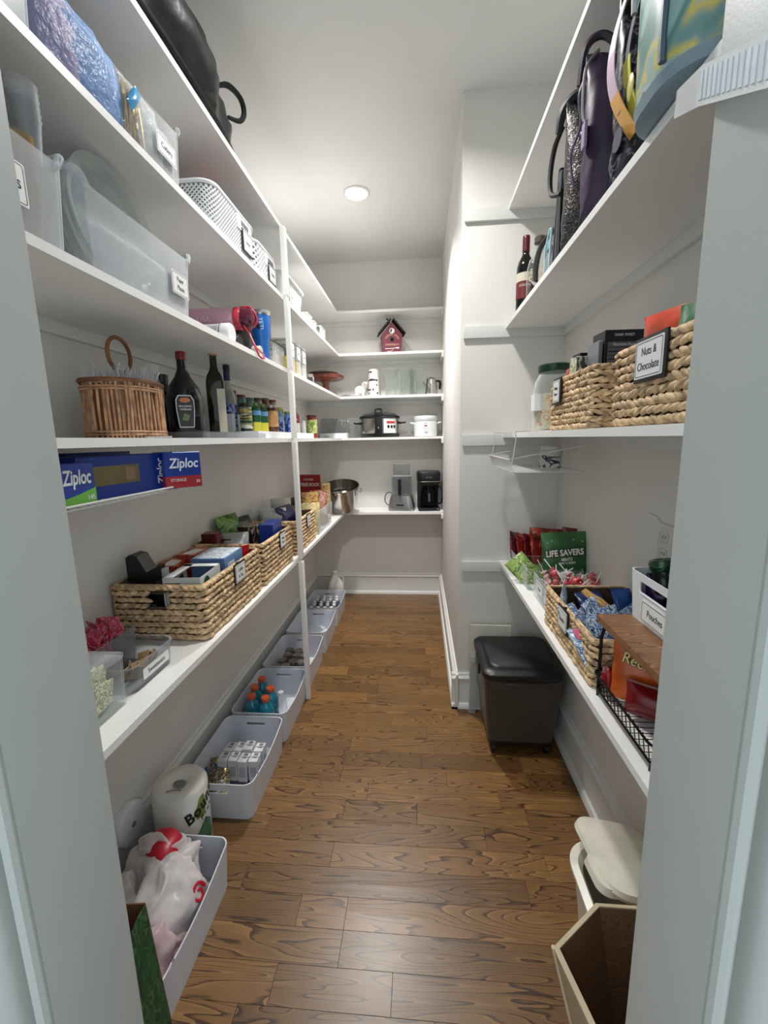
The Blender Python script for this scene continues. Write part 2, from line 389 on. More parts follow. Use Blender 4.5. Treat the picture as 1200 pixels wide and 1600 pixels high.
# recessed lights
for i, (lx, ly) in enumerate(LIGHTS):
    t = thing('recessed_light', ('round recessed ceiling light over the far end of the pantry', 'round recessed ceiling light nearer the door, above the frame')[i], 'light', (lx, ly, ZC))
    m = MB(); m.lathe([(.082, 0), (.082, -.006), (.07, -.010), (.066, -.004), (.066, 0)], seg=40, c0=False, c1=False); m.obj('trim_ring', TRIM, t)
    m = MB(); m.lathe([(.0665, -.004), (.0665, -.006)], seg=40); m.obj('lens', P('lamp_lens', (255, 250, 240), .5, emis=9), t)
# ================================================================ reusable things
def woven_basket(label, cat_group, lx, ly, h, loc, rz=0, rows=9, slot_end=None, seed=0, card_side=None, card_lines=(), card_size=.017, card_pos=0, cw=.07, ch=.055):
    """water-hyacinth basket: rows of twisted braid round a lining; origin at the base centre"""
    t = thing('woven_basket', label, 'basket', loc, rz, cat_group); rd = random.Random(seed)
    hx, hy = lx/2, ly/2; rh = h/rows
    # lining: four panels and a floor (with the hand-hole left open at the slot end)
    m = MB(); w_ = .004
    m.box(0, 0, .002, lx-.02, ly-.02, .004)
    sl = (-.032, .032, h*.60, h*.86)
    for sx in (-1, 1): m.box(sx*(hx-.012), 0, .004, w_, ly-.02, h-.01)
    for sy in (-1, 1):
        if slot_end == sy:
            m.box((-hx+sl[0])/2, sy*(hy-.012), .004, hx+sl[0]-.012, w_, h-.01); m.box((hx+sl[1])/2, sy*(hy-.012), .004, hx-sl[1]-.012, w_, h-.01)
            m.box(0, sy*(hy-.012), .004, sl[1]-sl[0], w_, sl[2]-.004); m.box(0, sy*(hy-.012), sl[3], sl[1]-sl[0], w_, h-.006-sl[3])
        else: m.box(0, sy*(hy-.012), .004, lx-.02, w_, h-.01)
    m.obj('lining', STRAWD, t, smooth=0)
    # braid rows
    path = rr(hx-.007, hy-.007, .015, k=3); pts = [Vector(p) for p in path]+[Vector(path[0])]
    seg = [(b-a).length for a, b in zip(pts, pts[1:])]; Lt = sum(seg)
    def at(s):
        s %= Lt
        for a, b, l in zip(pts, pts[1:], seg):
            if s <= l: return a+(b-a)*(s/l), (b-a).normalized()
            s -= l
        return pts[0], Vector((1, 0, 0))
    nl = int(Lt/.0235)
    for r in range(rows):
        m = MB(); zc = rh*(r+.5)+.002; off = rd.random()
        for i in range(nl):
            p, d = at((i+off)*Lt/nl); n = Vector((d.y, -d.x, 0))
            if slot_end and abs(p.y-slot_end*(hy-.007)) < .004 and sl[0]-.008 < p.x < sl[1]+.008 and sl[2]-rh*.35 < zc < sl[3]+rh*.3: continue
            a = R(rd.uniform(10, 24)) * (1 if r % 2 else -1)
            L_ = .031*rd.uniform(.85, 1.15); e = rh*.43*rd.uniform(.8, 1.12)
            u = d*math.cos(a)+Vector((0, 0, 1))*math.sin(a); v = n.cross(u)
            c = p+Vector((0, 0, zc))+n*rd.uniform(-.001, .002)
            rings = []
            for q, k in ((-1, .12), (-.55, .8), (.1, 1), (.65, .75), (1, .1)):
                cc = c+u*L_*q*.72+n*(.003*(1-q*q)); rings.append([cc+v*e*k*math.cos(x)+n*e*.85*k*math.sin(x) for x in (0, 1.05, 2.1, 3.14, 4.19, 5.24)])
            m.loft(rings)
        m.obj('braid_row', STRAW, t, smooth=60)
    for z, nm in ((h-.001, 'rim'), (.004, 'foot_rim')):
        m = MB(); m.tube([(x, y, z) for x, y, _ in rr(hx-.009, hy-.009, .012, k=3)], .0035, 6, True); m.obj(nm, STRAW, t)
    if slot_end:
        m = MB(); y_ = slot_end*(hy-.001); m.tube([(sl[0], y_, sl[2]), (sl[1], y_, sl[2]), (sl[1], y_, sl[3]), (sl[0], y_, sl[3])], .0018, 5, True); m.obj('hand_hole_wire', P('grey_wire', (120, 118, 112), .4, .6), t)
    if card_side:
        s = card_side; rot = FX if s > 0 else FNX
        card(t, (s*(hx+.003), card_pos, h-ch/2-.004), rot, cw, ch, card_lines, card_size, BLACK)
        m = MB(); m.box(s*(hx-.004), card_pos, h-.001, .018, .02, .003); m.obj('label_clip', BLACK, t)
    return t
def jar(name, label, cat, loc, r, h, body, lid, band=None, bandz=(.2, .75), lidh=.014, group=None, neck=.85, label_mat=None):
    t = thing(name, label, cat, loc, random.Random(label).uniform(-30, 30), group)
    m = MB(); m.lathe([(r*.9, 0), (r, .004), (r, h*.74), (r*.97, h*.8), (r*neck, h*.87), (r*neck, h-lidh)], seg=20); m.obj('jar_body', body, t)
    m = MB(); m.lathe([(r*neck+.002, h-lidh), (r*neck+.003, h-lidh+.002), (r*neck+.003, h-.002), (r*neck, h)], seg=20); m.obj('lid', lid, t)
    if band:
        m = MB(); m.lathe([(r+.0006, h*bandz[0]), (r+.0006, h*bandz[1])], seg=20, c0=False, c1=False); m.obj('paper_label', band, t)
    return t
def bottle(name, label, cat, loc, prof, body, capz, capr, cap, band=None, seg=24, rz=0, group=None, liquid=None):
    t = thing(name, label, cat, loc, rz, group)
    m = MB(); m.lathe(prof, seg=seg); m.obj('bottle_body', body, t)
    if cap: m = MB(); m.lathe([(capr, capz[0]), (capr, capz[1]-.002), (capr*.92, capz[1])], seg=16); m.obj('cap', cap, t)
    if band:
        (r, z0, z1, mt) = band; m = MB(); m.lathe([(r+.0007, z0), (r+.0007, z1)], seg=seg, c0=False, c1=False); m.obj('paper_label', mt, t)
    if liquid:
        pr, mt = liquid; m = MB(); m.lathe(pr, seg=seg); m.obj('contents', mt, t)
    return t
def pack(name, label, cat, w, h, t_, mat, loc, rot=(0, 0, 0), seed=0, group=None, crimp=.012):
    o = pouch(w, h, t_, seed, crimp).obj(name, mat, None, loc, tuple(R(a) for a in rot)); return tag(o, label, cat, group)
def boxthing(name, label, cat, sx, sy, sz, mat, loc, rot=(0, 0, 0), group=None, bev=.0015):
    o = carton(name, sx, sy, sz, mat, None, loc, tuple(R(a) for a in rot), bev); return tag(o, label, cat, group)
def frosted_bin(label, lx, ly, h, loc, lines=None, lpos=0, mat=None, grp=None, tabs=(1, -1), lsize=.016, cw=.09, ch=.06, rim_only=False, rz=0):
    """frosted tub whose two end walls rise into handle tabs with an oval hole"""
    t = thing('storage_bin', label, 'bin', loc, rz, grp); mt = mat or CLRF
    def zf(x, y):
        e = 0
        for s in tabs:
            d = s*y-(ly/2-.03)
            if d > 0: e = max(e, .04*min(1, d/.025))
        return e
    tub(lx/2, ly/2, h, .003, .02, .93, zf=zf, k=5).obj('tub', mt, t)
    for s in tabs:
        m = MB(); m.tube([(-lx*.3, s*(ly/2+.002), h+.034), (-lx*.1, s*(ly/2+.008), h+.036), (lx*.1, s*(ly/2+.008), h+.036), (lx*.42, s*(ly/2+.002), h+.036), (lx*.49, s*(ly/2-.01), h+.03), (lx*.5, s*(ly/2-.024), h+.008)], .0075, 8, sm=5); m.obj('handle_lip', mt, t)
    if lines: card(t, (lx/2+.002, lpos, h*.55), FX, cw, ch, lines, lsize)
    return t
def scatter_balls(n, lx, ly, z0, z1, r, rd):
    return [(rd.uniform(-lx, lx), rd.uniform(-ly, ly), rd.uniform(z0, z1)) for _ in range(n)]

# ================================================================ LEFT, lowest shelf (top at .855)
ZL1, ZL2, ZL3, ZL4, ZL5 = .855, 1.515, 1.867, 2.218, 2.555
# ---- clear bin of tea packets, nearest the door
t = thing('acrylic_bin', 'clear lidded acrylic bin of pale yellow sachets, nearest the door on the left shelf', 'bin', (-.86, .80, ZL1))
CREAMP = PRINT('sachet_print', ((222, 214, 168), (232, 228, 196), (120, 110, 70), (214, 206, 150), (236, 234, 214)), 55)
m = MB(); tub(.122, .122, .125, .003, .012, .97).obj('tub', GLASS, t)
m = MB(); m.loft([rr(.124, .124, .012, .126), rr(.124, .124, .012, .134), rr(.115, .115, .012, .137)]); m.obj('lid', GLASS, t)
m = MB(); m.tube([(x, y, .138) for x, y, _ in rr(.1, .1, .012)], .003, 6, True); m.obj('lid_ridge', GLASS, t)
card(t, (.1225, -.055, .065), FX, .06, .055, ['Tea'], .02)
rd = random.Random(3)
sach = []
for i in range(34):
    mm = MB(); mm.box(0, 0, 0, .004, .055, .062, .001, seg=1)
    o = mm.obj('sachet', CREAMP, None, (-.86+rd.choice((.098, .09, .082, .03, -.03)), .80+rd.uniform(-.09, .09), ZL1+.006+rd.choice((0, .01, .05))), (rd.uniform(-.5, .5), rd.uniform(-.12, .12), rd.uniform(-.15, .15)))
    tag(o, 'small pale yellow sachet inside the clear lidded bin', 'sachet', 'yellow sachets in the clear bin')
# ---- clear bin of sweetener packets with an inner tray
t = thing('acrylic_bin', 'low clear acrylic bin with a bowed rim holding pink packets, label reading Sweeteners', 'bin', (-.865, 1.035, ZL1))
tub(.128, .1, .075, .003, .035, .94, rim=.004, k=7).obj('tub', GLASSG, t)
card(t, (.1245, .005, .036), FX, .115, .03, ['Sweeteners'], .019, line=False)
t = thing('acrylic_divider_tray', 'small clear tray of pink sweetener packets set inside the low acrylic bin', 'tray', (-.905, 1.02, ZL1+.006))
tub(.07, .085, .115, .0025, .01, .95).obj('tray_wall', GLASSG, t)
PINK = PRINT('pink_packet', ((196, 62, 92), (205, 80, 108), (226, 150, 168), (188, 50, 80), (214, 92, 118)), 30)
for i in range(60):
    mm = MB(); mm.box(0, 0, 0, .052, .003, .038, .0006, seg=1)
    o = mm.obj('sweetener_packet', PINK, None, (-.905+rd.uniform(-.028, .028), 1.02+rd.uniform(-.066, .068), ZL1+.012+rd.uniform(0, .11)), (rd.uniform(-.9, .9), rd.uniform(-.2, .2), rd.uniform(-.5, .5)))
    tag(o, 'pink paper sweetener packet heaped in the small clear tray', 'packet', 'pink sweetener packets')
for i in range(9):
    mm = MB(); mm.box(0, 0, 0, .003, .05, .035, .0006, seg=1)
    o = mm.obj('brown_packet', P('kraft_packet', (176, 146, 108), .6), None, (-.79+rd.uniform(-.02, .02), 1.035+rd.uniform(-.05, .05), ZL1+.008+rd.uniform(0, .01)), (rd.uniform(-1, 1), rd.uniform(-.5, .5), rd.uniform(-.5, .5)))
    tag(o, 'kraft brown packet lying in the front of the low acrylic bin', 'packet', 'brown packets in the low bin')
# ---- basket 1
woven_basket('large woven basket with a hand hole and framed label, nearest on the left shelf', 'woven baskets on the left shelf', .325, .49, .19, (-.858, 1.49, ZL1), rows=9, slot_end=-1, seed=1, card_side=1, card_lines=('Coffee', '& Tea'), card_size=.019, card_pos=.02, cw=.085, ch=.066)
bz = ZL1+.006
# its contents
t = thing('coffee_pod_drawer', 'black plastic dispenser standing in the nearest woven basket', 'dispenser', (-.925, 1.335, bz+.06), 0)
m = MB(); m.box(0, 0, 0, .155, .12, .12, .006); m.obj('body', BLACK, t)
m = MB(); m.prism([(-.05, .0), (.05, .0), (.05, .045), (.02, .03), (-.01, .085), (-.035, .09), (-.05, .08)], -.03, .03, M=Matrix.Translation((-.02, 0, .12)) @ Matrix.Rotation(R(90), 4, 'X')); m.obj('spout', BLACK, t)
m = MB(); m.box(.02, -.062, .02, .05, .003, .03, .001); m.obj('badge', SILV, t)
text('3', .03, CARD, t, (-.005, -.0635, .045), FNY)
m = MB(); m.box(.03, .015, .12, .03, .03, .03, .003, M=Matrix.Rotation(.2, 4, 'Z')); m.obj('cap_holder', WHITE, t)
for i, (x, y, a, z) in enumerate(((-.965, 1.53, 8, .115), (-.925, 1.62, -6, .135))):
    t = thing('tea_box', ('red orange tea box with pale top, nearer of the pair in the first basket', 'red orange tea box with yellow disc, farther of the pair in the first basket')[i], 'box', (x, y, bz), a, 'orange tea boxes')
    carton('box_body', .075, .13, z+.065, PRINT('orange_box', ((176, 62, 36), (190, 70, 40), (205, 96, 52), (150, 44, 30), (198, 80, 44)), 16), t)
    m = MB(); m.box(0, -.01, z+.065, .045, .08, .0006); m.obj('top_label', CARD, t)
    m = MB(); m.lathe([(.024, 0), (.024, .0008)], seg=20, M=Matrix.Translation((.0375, -.02, z+.02)) @ Matrix.Rotation(R(90), 4, 'Y')); m.obj('printed_disc', P('print_yellow', (220, 150, 60), .4), t)
t = thing('pod_box', 'white and green carton torn open, in front of the nearest woven basket', 'box', (-.785, 1.345, bz), 4)
m = MB(); s_ = .125
for a, b, sx, sy in ((-.062, 0, .002, .16), (.062, 0, .002, .16), (0, -.08, .125, .002)): m.box(a, b, 0, sx, sy, .205)
m.obj('box_wall', P('pod_white', (200, 204, 204), .45), t, smooth=0)
m = MB(); m.box(0, 0, .13, .12, .155, .002); m.obj('box_inside', P('kraft_inside', (120, 104, 92), .8), t)
m = MB(); m.box(-.045, 0, .204, .03, .15, .002); m.box(.0, .065, .204, .12, .03, .002); m.obj('torn_flap', CARD, t)
m = MB(); m.lathe([(.022, 0), (.022, .001)], seg=20, M=Matrix.Translation((.063, -.035, .175)) @ Matrix.Rotation(R(90), 4, 'Y')); m.obj('green_seal', P('seal_green', (20, 78, 56), .4), t)
m = MB(); m.box(-.03, -.0815, .165, .05, .001, .022); m.obj('black_tab', BLACK, t); text('PREMIUM', .011, CARD, t, (-.03, -.0823, .176), FNY)
t = thing('pod_box', 'blue and white carton with a window print in the nearest woven basket', 'box', (-.79, 1.54, bz), 2)
carton('box_body', .13, .17, .215, P('pod_blue', (96, 132, 178), .4), t)
m = MB(); m.box(0, 0, .215, .12, .16, .0006); m.obj('top_print', PRINT('pod_print', ((202, 212, 222), (232, 236, 238), (160, 182, 206), (240, 240, 240)), 24), t)
m = MB(); m.box(.0655, -.03, .13, .0006, .06, .06); m.obj('side_print', PRINT('pod_print', ()), t)
pack('red_packet', 'shiny red foil packet at the far end of the nearest woven basket', 'packet', .09, .13, .04, P('red_foil', (176, 22, 30), .2, .2), (-.77, 1.675, bz+.08), (10, 0, 60), 4)
# ---- basket 2
woven_basket('woven basket with framed label, directly before the white post on the left shelf', 'woven baskets on the left shelf', .325, .44, .195, (-.858, 1.985, ZL1), rows=9, seed=2, card_side=1, card_lines=('Baking', 'Goods'), card_size=.016, card_pos=.04, cw=.075, ch=.07)
boxthing('baking_box', 'blue and brown baking mix box in the middle woven basket', 'box', .07, .16, .235, P('mix_blue', (30, 56, 140), .35), (-.76, 2.06, bz), (0, 0, 3))
boxthing('dark_box', 'dark brown box with cream panel beside the blue box in the middle basket', 'box', .08, .1, .23, PRINT('dark_mix', ((40, 32, 34), (52, 42, 44), (178, 160, 130), (36, 30, 34)), 14), (-.85, 2.0, bz), (0, 0, -3))
pack('foil_pouch', 'crumpled silver white foil pouch leaning in the middle woven basket', 'pouch', .13, .21, .06, P('silver_foil', (205, 205, 205), .25, .6, bd=.002, bs=25), (-.865, 1.86, bz+.01), (-12, 0, 20), 6)
boxthing('red_box', 'deep red box standing at the near left of the middle basket', 'box', .07, .06, .23, PRINT('red_mix', ((120, 26, 26), (136, 34, 32), (70, 20, 24), (126, 30, 30)), 18), (-.96, 1.83, bz), (0, 0, 6))
boxthing('purple_box', 'dark purple packet box behind the foil pouch in the middle basket', 'box', .05, .07, .19, P('plum_box', (62, 28, 48), .4), (-.92, 1.90, bz), (0, 0, 12))
pack('green_bag', 'bright green snack bag lying at the back of the middle basket', 'bag', .19, .15, .06, PRINT('green_bag', ((84, 132, 40), (96, 146, 48), (40, 84, 30), (110, 154, 60)), 14, .3), (-.945, 2.05, bz+.13), (-20, 0, 82), 9)
pack('dark_bag', 'black and green bag slumped behind the blue box in the middle basket', 'bag', .16, .12, .06, PRINT('dkgreen_bag', ((24, 40, 24), (34, 60, 30), (16, 18, 16)), 14, .3), (-.93, 2.14, bz+.13), (-15, 0, 75), 10)
# ---- basket 3
woven_basket('woven basket with framed label, directly beyond the white post on the left shelf', 'woven baskets on the left shelf', .325, .44, .195, (-.858, 2.515, ZL1), rows=9, seed=3, card_side=1, card_lines=('Pasta', '& Rice'), card_size=.014, card_pos=.02, cw=.07, ch=.07)
pack('navy_bag', 'dark navy foil bag lying across the farthest woven basket', 'bag', .2, .13, .07, P('navy_foil', (34, 34, 82), .22, .2, bd=.002, bs=25), (-.79, 2.52, bz+.13), (-30, 0, 80), 12)
pack('white_bag', 'white and grey paper bag folded at the near side of the farthest basket', 'bag', .16, .12, .07, P('flour_bag', (196, 198, 200), .4, bd=.002, bs=25), (-.87, 2.42, bz+.13), (-25, 0, 25), 13)
pack('sugar_bag', 'white crinkled bag standing at the back of the farthest basket', 'bag', .14, .23, .08, FILM, (-.92, 2.56, bz+.06), (5, 0, 20), 14)
pack('flour_sack', 'cream paper sack standing upright inside the farthest woven basket', 'sack', .13, .25, .08, P('cream_sack', (210, 204, 196), .5, bd=.002, bs=25), (-.89, 2.62, bz+.03), (0, 0, 30), 15)
pack('clear_pouch', 'clear film pouch leaning on the wall behind the farthest basket', 'pouch', .17, .2, .04, FILM, (-.985, 2.40, bz+.06), (0, 0, 85), 16)
# ---- beyond: acrylic bin of bags, red box, etc
t = thing('acrylic_bin', 'tall clear acrylic bin of snack bags beyond the farthest woven basket', 'bin', (-.78, 3.04, ZL1))
tub(.085, .24, .165, .003, .01, .98).obj('tub', GLASS, t); card(t, (.0865, .1, .055), FX, .075, .06, ['Bake'], .02)
for i, (nm, lb, x, y, w_, h_, c, a) in enumerate((
    ('cream_tub', 'cream yellow wrapped bag at the near end of the tall clear bin', -.765, 2.88, .13, .21, PRINT('cream_wrap', ((214, 196, 140), (226, 212, 164), (200, 178, 110), (232, 222, 190)), 18, .3), 20),
    ('snack_bag', 'pink and tan printed snack bag leaning out of the tall clear bin', -.765, 3.12, .13, .25, PRINT('pink_snack', ((170, 110, 96), (206, 176, 160), (150, 70, 66), (214, 150, 120), (96, 60, 66)), 26, .3), 15),
    ('yellow_bag', 'yellow chip bag at the wall side of the tall clear bin', -.80, 3.0, .12, .27, PRINT('yellow_bag', ((204, 170, 72), (224, 196, 110), (190, 90, 60), (230, 214, 160)), 22, .3), 30),
    ('striped_packet', 'cream and red striped packet standing behind the yellow bag', -.80, 3.2, .11, .26, PRINT('stripe_pk', ((220, 214, 190), (190, 80, 70), (214, 180, 90)), 28, .3), 5))):
    pack(nm, lb, 'bag', w_, h_, .05, c, (x, y, bz), (0, 0, a), 20+i)
t = thing('game_box', 'tall red box with white lettering leaning by the left wall near the steel pot', 'box', (-.905, 3.42, ZL1), -4)
t.scale = (1, 1, 1.1)
RB = P('book_red', (158, 24, 32), .35)
carton('box_body', .2, .06, .335, RB, t); text('COOKIE', .022, CARD, t, (.0, -.0308, .30), FNY); text('TREE BOOK', .034, CARD, t, (.01, -.0308, .262), FNY, sx=.9, bold=.02)
m = MB(); m.box(.02, -.0305, .13, .11, .001, .05); m.obj('cream_panel', P('cream_panel', (216, 206, 196), .5), t)
m = MB(); m.box(.102, 0, 0, .004, .062, .335); m.obj('spine', P('spine_tan', (190, 170, 130), .5), t)
boxthing('cracker_box', 'tall yellow and tan box right beside the red box', 'box', .05, .1, .30, PRINT('cracker_print', ((206, 180, 90), (222, 200, 130), (180, 120, 60), (230, 220, 190)), 20), (-.76, 3.37, ZL1), (0, 0, 0))
boxthing('dark_carton', 'dark grey carton standing against the left wall behind the red box', 'box', .06, .3, .2, P('dark_carton', (58, 54, 54), .5), (-.985, 3.15, ZL1), (0, 0, 0))
pack('bean_bag', 'olive tan bag at the foot of the red box', 'bag', .15, .2, .06, PRINT('bean_print', ((140, 120, 70), (170, 150, 96), (110, 92, 56)), 18), (-.93, 2.86, ZL1), (0, 0, -5), 31)
# ---- stainless stock pot / bowl in the corner
t = thing('stock_pot', 'large wide stainless steel bowl on the shelf in the far left corner', 'bowl', (-.69, 3.72, ZL1))
t.scale = (.95, .95, .9); t.rotation_euler = (R(17), 0, 0); t.location.z += .033
m = MB(); m.lathe([(.105, 0), (.122, .006), (.136, .05), (.15, .12), (.165, .245), (.172, .247), (.172, .25), (.163, .25), (.148, .12), (.133, .05), (.118, .012), (0.001, .01)], seg=56, c1=False); m.obj('bowl', STEEL, t)
m = MB(); m.tube([(-.03, -.166, .225), (-.03, -.186, .232), (.03, -.186, .232), (.03, -.166, .225)], .004, 8, sm=5); m.tube([(.166, -.03, .21), (.188, -.03, .2), (.188, .03, .2), (.166, .03, .21)], .004, 8); m.obj('handle', STEEL, t)
m = MB(); m.lathe([(.07, .0), (.075, .06), (.045, .10), (.012, .112), (.012, .135), (.001, .136)], seg=32, x=-.02, y=.02); tag(m.obj('domed_cover', STEEL, None, (-.69, 3.73, ZL1+.045)), 'domed steel lid standing inside the wide stainless bowl', 'lid')
# ---- food processor
t = thing('food_processor', 'silver food processor with clear work bowl on the back shelf', 'food processor', (-.165, 3.835, ZL1), -8)
t.scale = (1.2, 1, 1.1)
m = MB(); m.loft([[(x, y, z) for x, y, _ in rr(a, b, .035, k=6)] for z, a, b in ((0, .094, .08), (.02, .098, .085), (.05, .094, .08), (.095, .086, .074), (.125, .078, .066))]); m.obj('base', SILV, t)
m = MB(); m.loft([[(x, y, z) for x, y, _ in rr(a, b, .035, k=6)] for z, a, b in ((-.0, .09, .078), (.012, .096, .084))]); m.obj('foot', BLACK, t)
m = MB(); m.lathe([(.064, .122), (.074, .13), (.078, .27), (.074, .272), (.058, .126)], seg=32); m.obj('work_bowl', GLASSG, t)
m = MB(); m.lathe([(.080, .272), (.081, .285), (.055, .29)], seg=32, c0=False); m.box(.0, .01, .28, .12, .085, .105, .012); m.obj('feed_tube_lid', GLASSG, t)
m = MB(); m.lathe([(.02, .29), (.02, .375)], seg=16, x=.02); m.obj('pusher', GLASS, t)
m = MB(); m.box(0, -.09, .135, .024, .026, .13, .007); m.obj('handle', BLACK, t)
m = MB(); m.lathe([(.016, .12), (.012, .2), (.004, .26)], seg=12); m.obj('blade_stem', STEEL, t)
m = MB(); m.box(0, -.0815, .045, .055, .006, .012, .002, M=Matrix.Rotation(R(0), 4, 'X')); m.obj('switch', BLACK, t)
m = MB(); m.tube([(-.09, .03, .02), (-.125, .02, .05), (-.13, -.01, .09), (-.115, -.03, .135), (-.09, -.02, .15), (-.075, .02, .13)], .0035, sm=5); m.obj('cord', BLACK, t)
# ---- coffee maker
t = thing('coffee_maker', 'black drip coffee maker with glass carafe beside the food processor', 'coffee maker', (.078, 3.85, ZL1), 4)
t.scale = (1.1, 1, 1)
m = MB(); m.box(0, 0, 0, .175, .2, .03, .012); m.obj('base', BLACK, t)
m = MB(); m.box(0, .075, .02, .175, .06, .26, .012); m.obj('column', BLACK, t)
m = MB(); m.loft([[(x, y, z) for x, y, _ in rr(a, b, .04, k=6)] for z, a, b in ((.235, .082, .09), (.26, .092, .102), (.335, .095, .106), (.352, .088, .098), (.354, .07, .08))]); m.obj('brew_head', BLACK, t)
m = MB(); m.loft([rr(.0935, .104, .04, .262, k=6), rr(.0935, .104, .04, .268, k=6)]); m.obj('chrome_band', STEEL, t)
text('BLACK', .016, SILV, t, (.0, -.107, .302), FNY)
m = MB(); m.lathe([(.05, .032), (.068, .045), (.073, .1), (.066, .17), (.05, .21), (.052, .222), (.047, .21), (.063, .17), (.07, .1), (.064, .05), (.001, .036)], seg=32, y=-.018); m.obj('carafe', CLEAR('dark_glass', (70, 70, 72), .35, .04, (20, 20, 22)), t)
m = MB(); m.lathe([(.053, .222), (.055, .234), (.02, .238)], seg=28, y=-.018); m.obj('carafe_lid', BLACK, t)
m = MB(); m.tube([(.06, -.04, .215), (.105, -.06, .2), (.105, -.06, .08), (.07, -.04, .06)], .009, 8, sm=5); m.obj('carafe_handle', BLACK, t)
m = MB()
for z in (.09, .105, .12, .135, .15): m.box(0, -.0915+(z-.09)*.05, z, .014, .001, .002)
m.obj('level_marks', CARD, t)
m = MB(); m.lathe([(.008, 0), (.008, .002)], seg=12, M=Matrix.Translation((.07, -.101, .018)) @ Matrix.Rotation(R(90), 4, 'X')); m.obj('power_button', SILV, t)
# ================================================================ LEFT, second shelf (top at 1.515)
# ---- oval cane basket of clear plastic forks
t = thing('cane_basket', 'oval upright cane basket with a round hoop handle, holding clear plastic forks', 'basket', (-.85, 1.195, ZL2), 90)
CANE = P('cane', (186, 142, 108), .55, var=.3, vs=30); CANED = P('cane_dark', (128, 82, 52), .5, var=.2)
def ov(a, rx, ry): return (rx*math.copysign(abs(math.cos(a))**.8, math.cos(a)), ry*math.copysign(abs(math.sin(a))**.8, math.sin(a)))
bx, by = .108, .088
m = MB()
stk = MB(); stk.tube([(0, 0, 0), (.002, 0, .07), (0, 0, .15)], .0042, 5); st0 = None
N = 52
for i in range(N):
    a = 2*PI*i/N; x, y = ov(a, bx*.97, by*.97)
    if st0 is None: st0 = stk.obj('cane', CANE, t, (x, y, .003)); o = st0
    else: o = st0.copy(); C.objects.link(o); o.location = (x, y, .003)
    o.rotation_euler = (rd.uniform(-.02, .02), rd.uniform(-.04, .04), rd.uniform(0, 6))
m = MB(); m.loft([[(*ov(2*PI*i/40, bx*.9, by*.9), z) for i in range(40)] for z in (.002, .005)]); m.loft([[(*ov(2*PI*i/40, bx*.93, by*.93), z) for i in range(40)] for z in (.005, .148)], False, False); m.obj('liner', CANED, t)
for z, r_, k_ in ((.156, .0065, 1.0), (.012, .003, .99), (.02, .003, .99), (.14, .003, .99), (.133, .003, .99)):
    m = MB(); n_ = 120; m.tube([(*[c*(1+(.018 if r_ < .005 and i % 2 else 0)) for c in ov(2*PI*i/n_, bx*k_, by*k_)], z) for i in range(n_)], r_, 6, True); m.obj('woven_band' if r_ < .005 else 'rim', CANED if r_ > .005 else CANE, t)
m = MB(); m.tube([(.0, .0, .01), (0, 0, .19)], .006, 8); m.obj('handle_post', CANED, t)
m = MB(); m.tube([(.047*math.sin(2*PI*i/32), 0, .236+.047*math.cos(2*PI*i/32)) for i in range(32)], .0055, 8, True); m.obj('hoop_handle', CANED, t)
def fork(label, loc, rot):
    m = MB()
    m.sheet(lambda u, v: (-.005-.004*u+(.01+.008*u)*v, .002*math.sin(PI*v), .1*u), 4, 2)
    m.sheet(lambda u, v: (-.009-.004*math.sin(PI*u)+(.018+.008*math.sin(PI*u))*v, .004*math.sin(PI*v), .1+.025*u), 4, 4)
    for k_ in range(4): m.tube([(-.0085+k_*.0057, .003, .122), (-.0085+k_*.0057, .006, .145), (-.0085+k_*.0057, .001, .165)], [.0022, .0018, .0008], 4)
    o = m.obj('plastic_fork', CLEAR('fork_plastic', (250, 251, 252), .3, .08, (235, 238, 242)), None, loc, rot); return tag(o, label, 'fork', 'clear forks in the cane basket')
f0 = None
for i in range(26):
    a = rd.uniform(0, 2*PI); q = rd.uniform(.2, .85)
    loc = (-.85+.07*q*math.sin(a), 1.195+.085*q*math.cos(a), ZL2+.04); rot = (rd.uniform(-.35, .35), rd.uniform(-.25, .25), rd.uniform(0, 6))
    if i == 0: loc = (-.80, 1.255, ZL2+.055); rot = (.1, .05, 1.1)
    if f0 is None: f0 = fork('clear plastic fork standing tines up in the cane basket', loc, rot)
    else: dup(f0, loc, rot)
f0['label'] = 'clear plastic fork standing highest at the far right of the cane basket'; f0.pop('group', None) if 'group' in f0 else None
# ---- bottles on a clear turntable
t = thing('turntable_tray', 'low clear rectangular tray under the oil and vinegar bottles', 'tray', (-.84, 1.66, ZL2))
tub(.13, .30, .022, .003, .02, .99).obj('tray_body', GLASSG, t)
zt = ZL2+.006
DKG = CLEAR('dark_bottle_glass', (26, 26, 22), .75, .06, (10, 10, 10))
t = bottle('vinegar_bottle', 'broad black bottle with arched label and dark red cap, beside the cane basket', 'bottle', (-.80, 1.43, zt), [(.05, 0), (.056, .01), (.060, .12), (.050, .165), (.026, .2), (.0155, .225), (.0148, .262)], P('black_glass', (10, 10, 11), .07), (.255, .282), .0165, P('wine_cap', (120, 24, 36), .35), rz=0)
a_ = math.atan2(-1.43, .80)
M_ = Matrix.Rotation(a_, 4, 'Z') @ Matrix.Translation((.0585, 0, .085)) @ Matrix.Rotation(R(90), 4, 'Z') @ Matrix.Rotation(R(90), 4, 'X')
def arch(w_, h0, h1, z): return [(-w_*.8, h0, z), (w_*.8, h0, z), (w_, 0, z), (w_, h1*.7, z), (w_*.7, h1, z), (-w_*.7, h1, z), (-w_, h1*.7, z), (-w_, 0, z)]
m = MB(); m.loft([arch(.028, -.055, .05, .001), arch(.028, -.055, .05, .0025)], M=M_); m.obj('label_border', SILV, t, smooth=0)
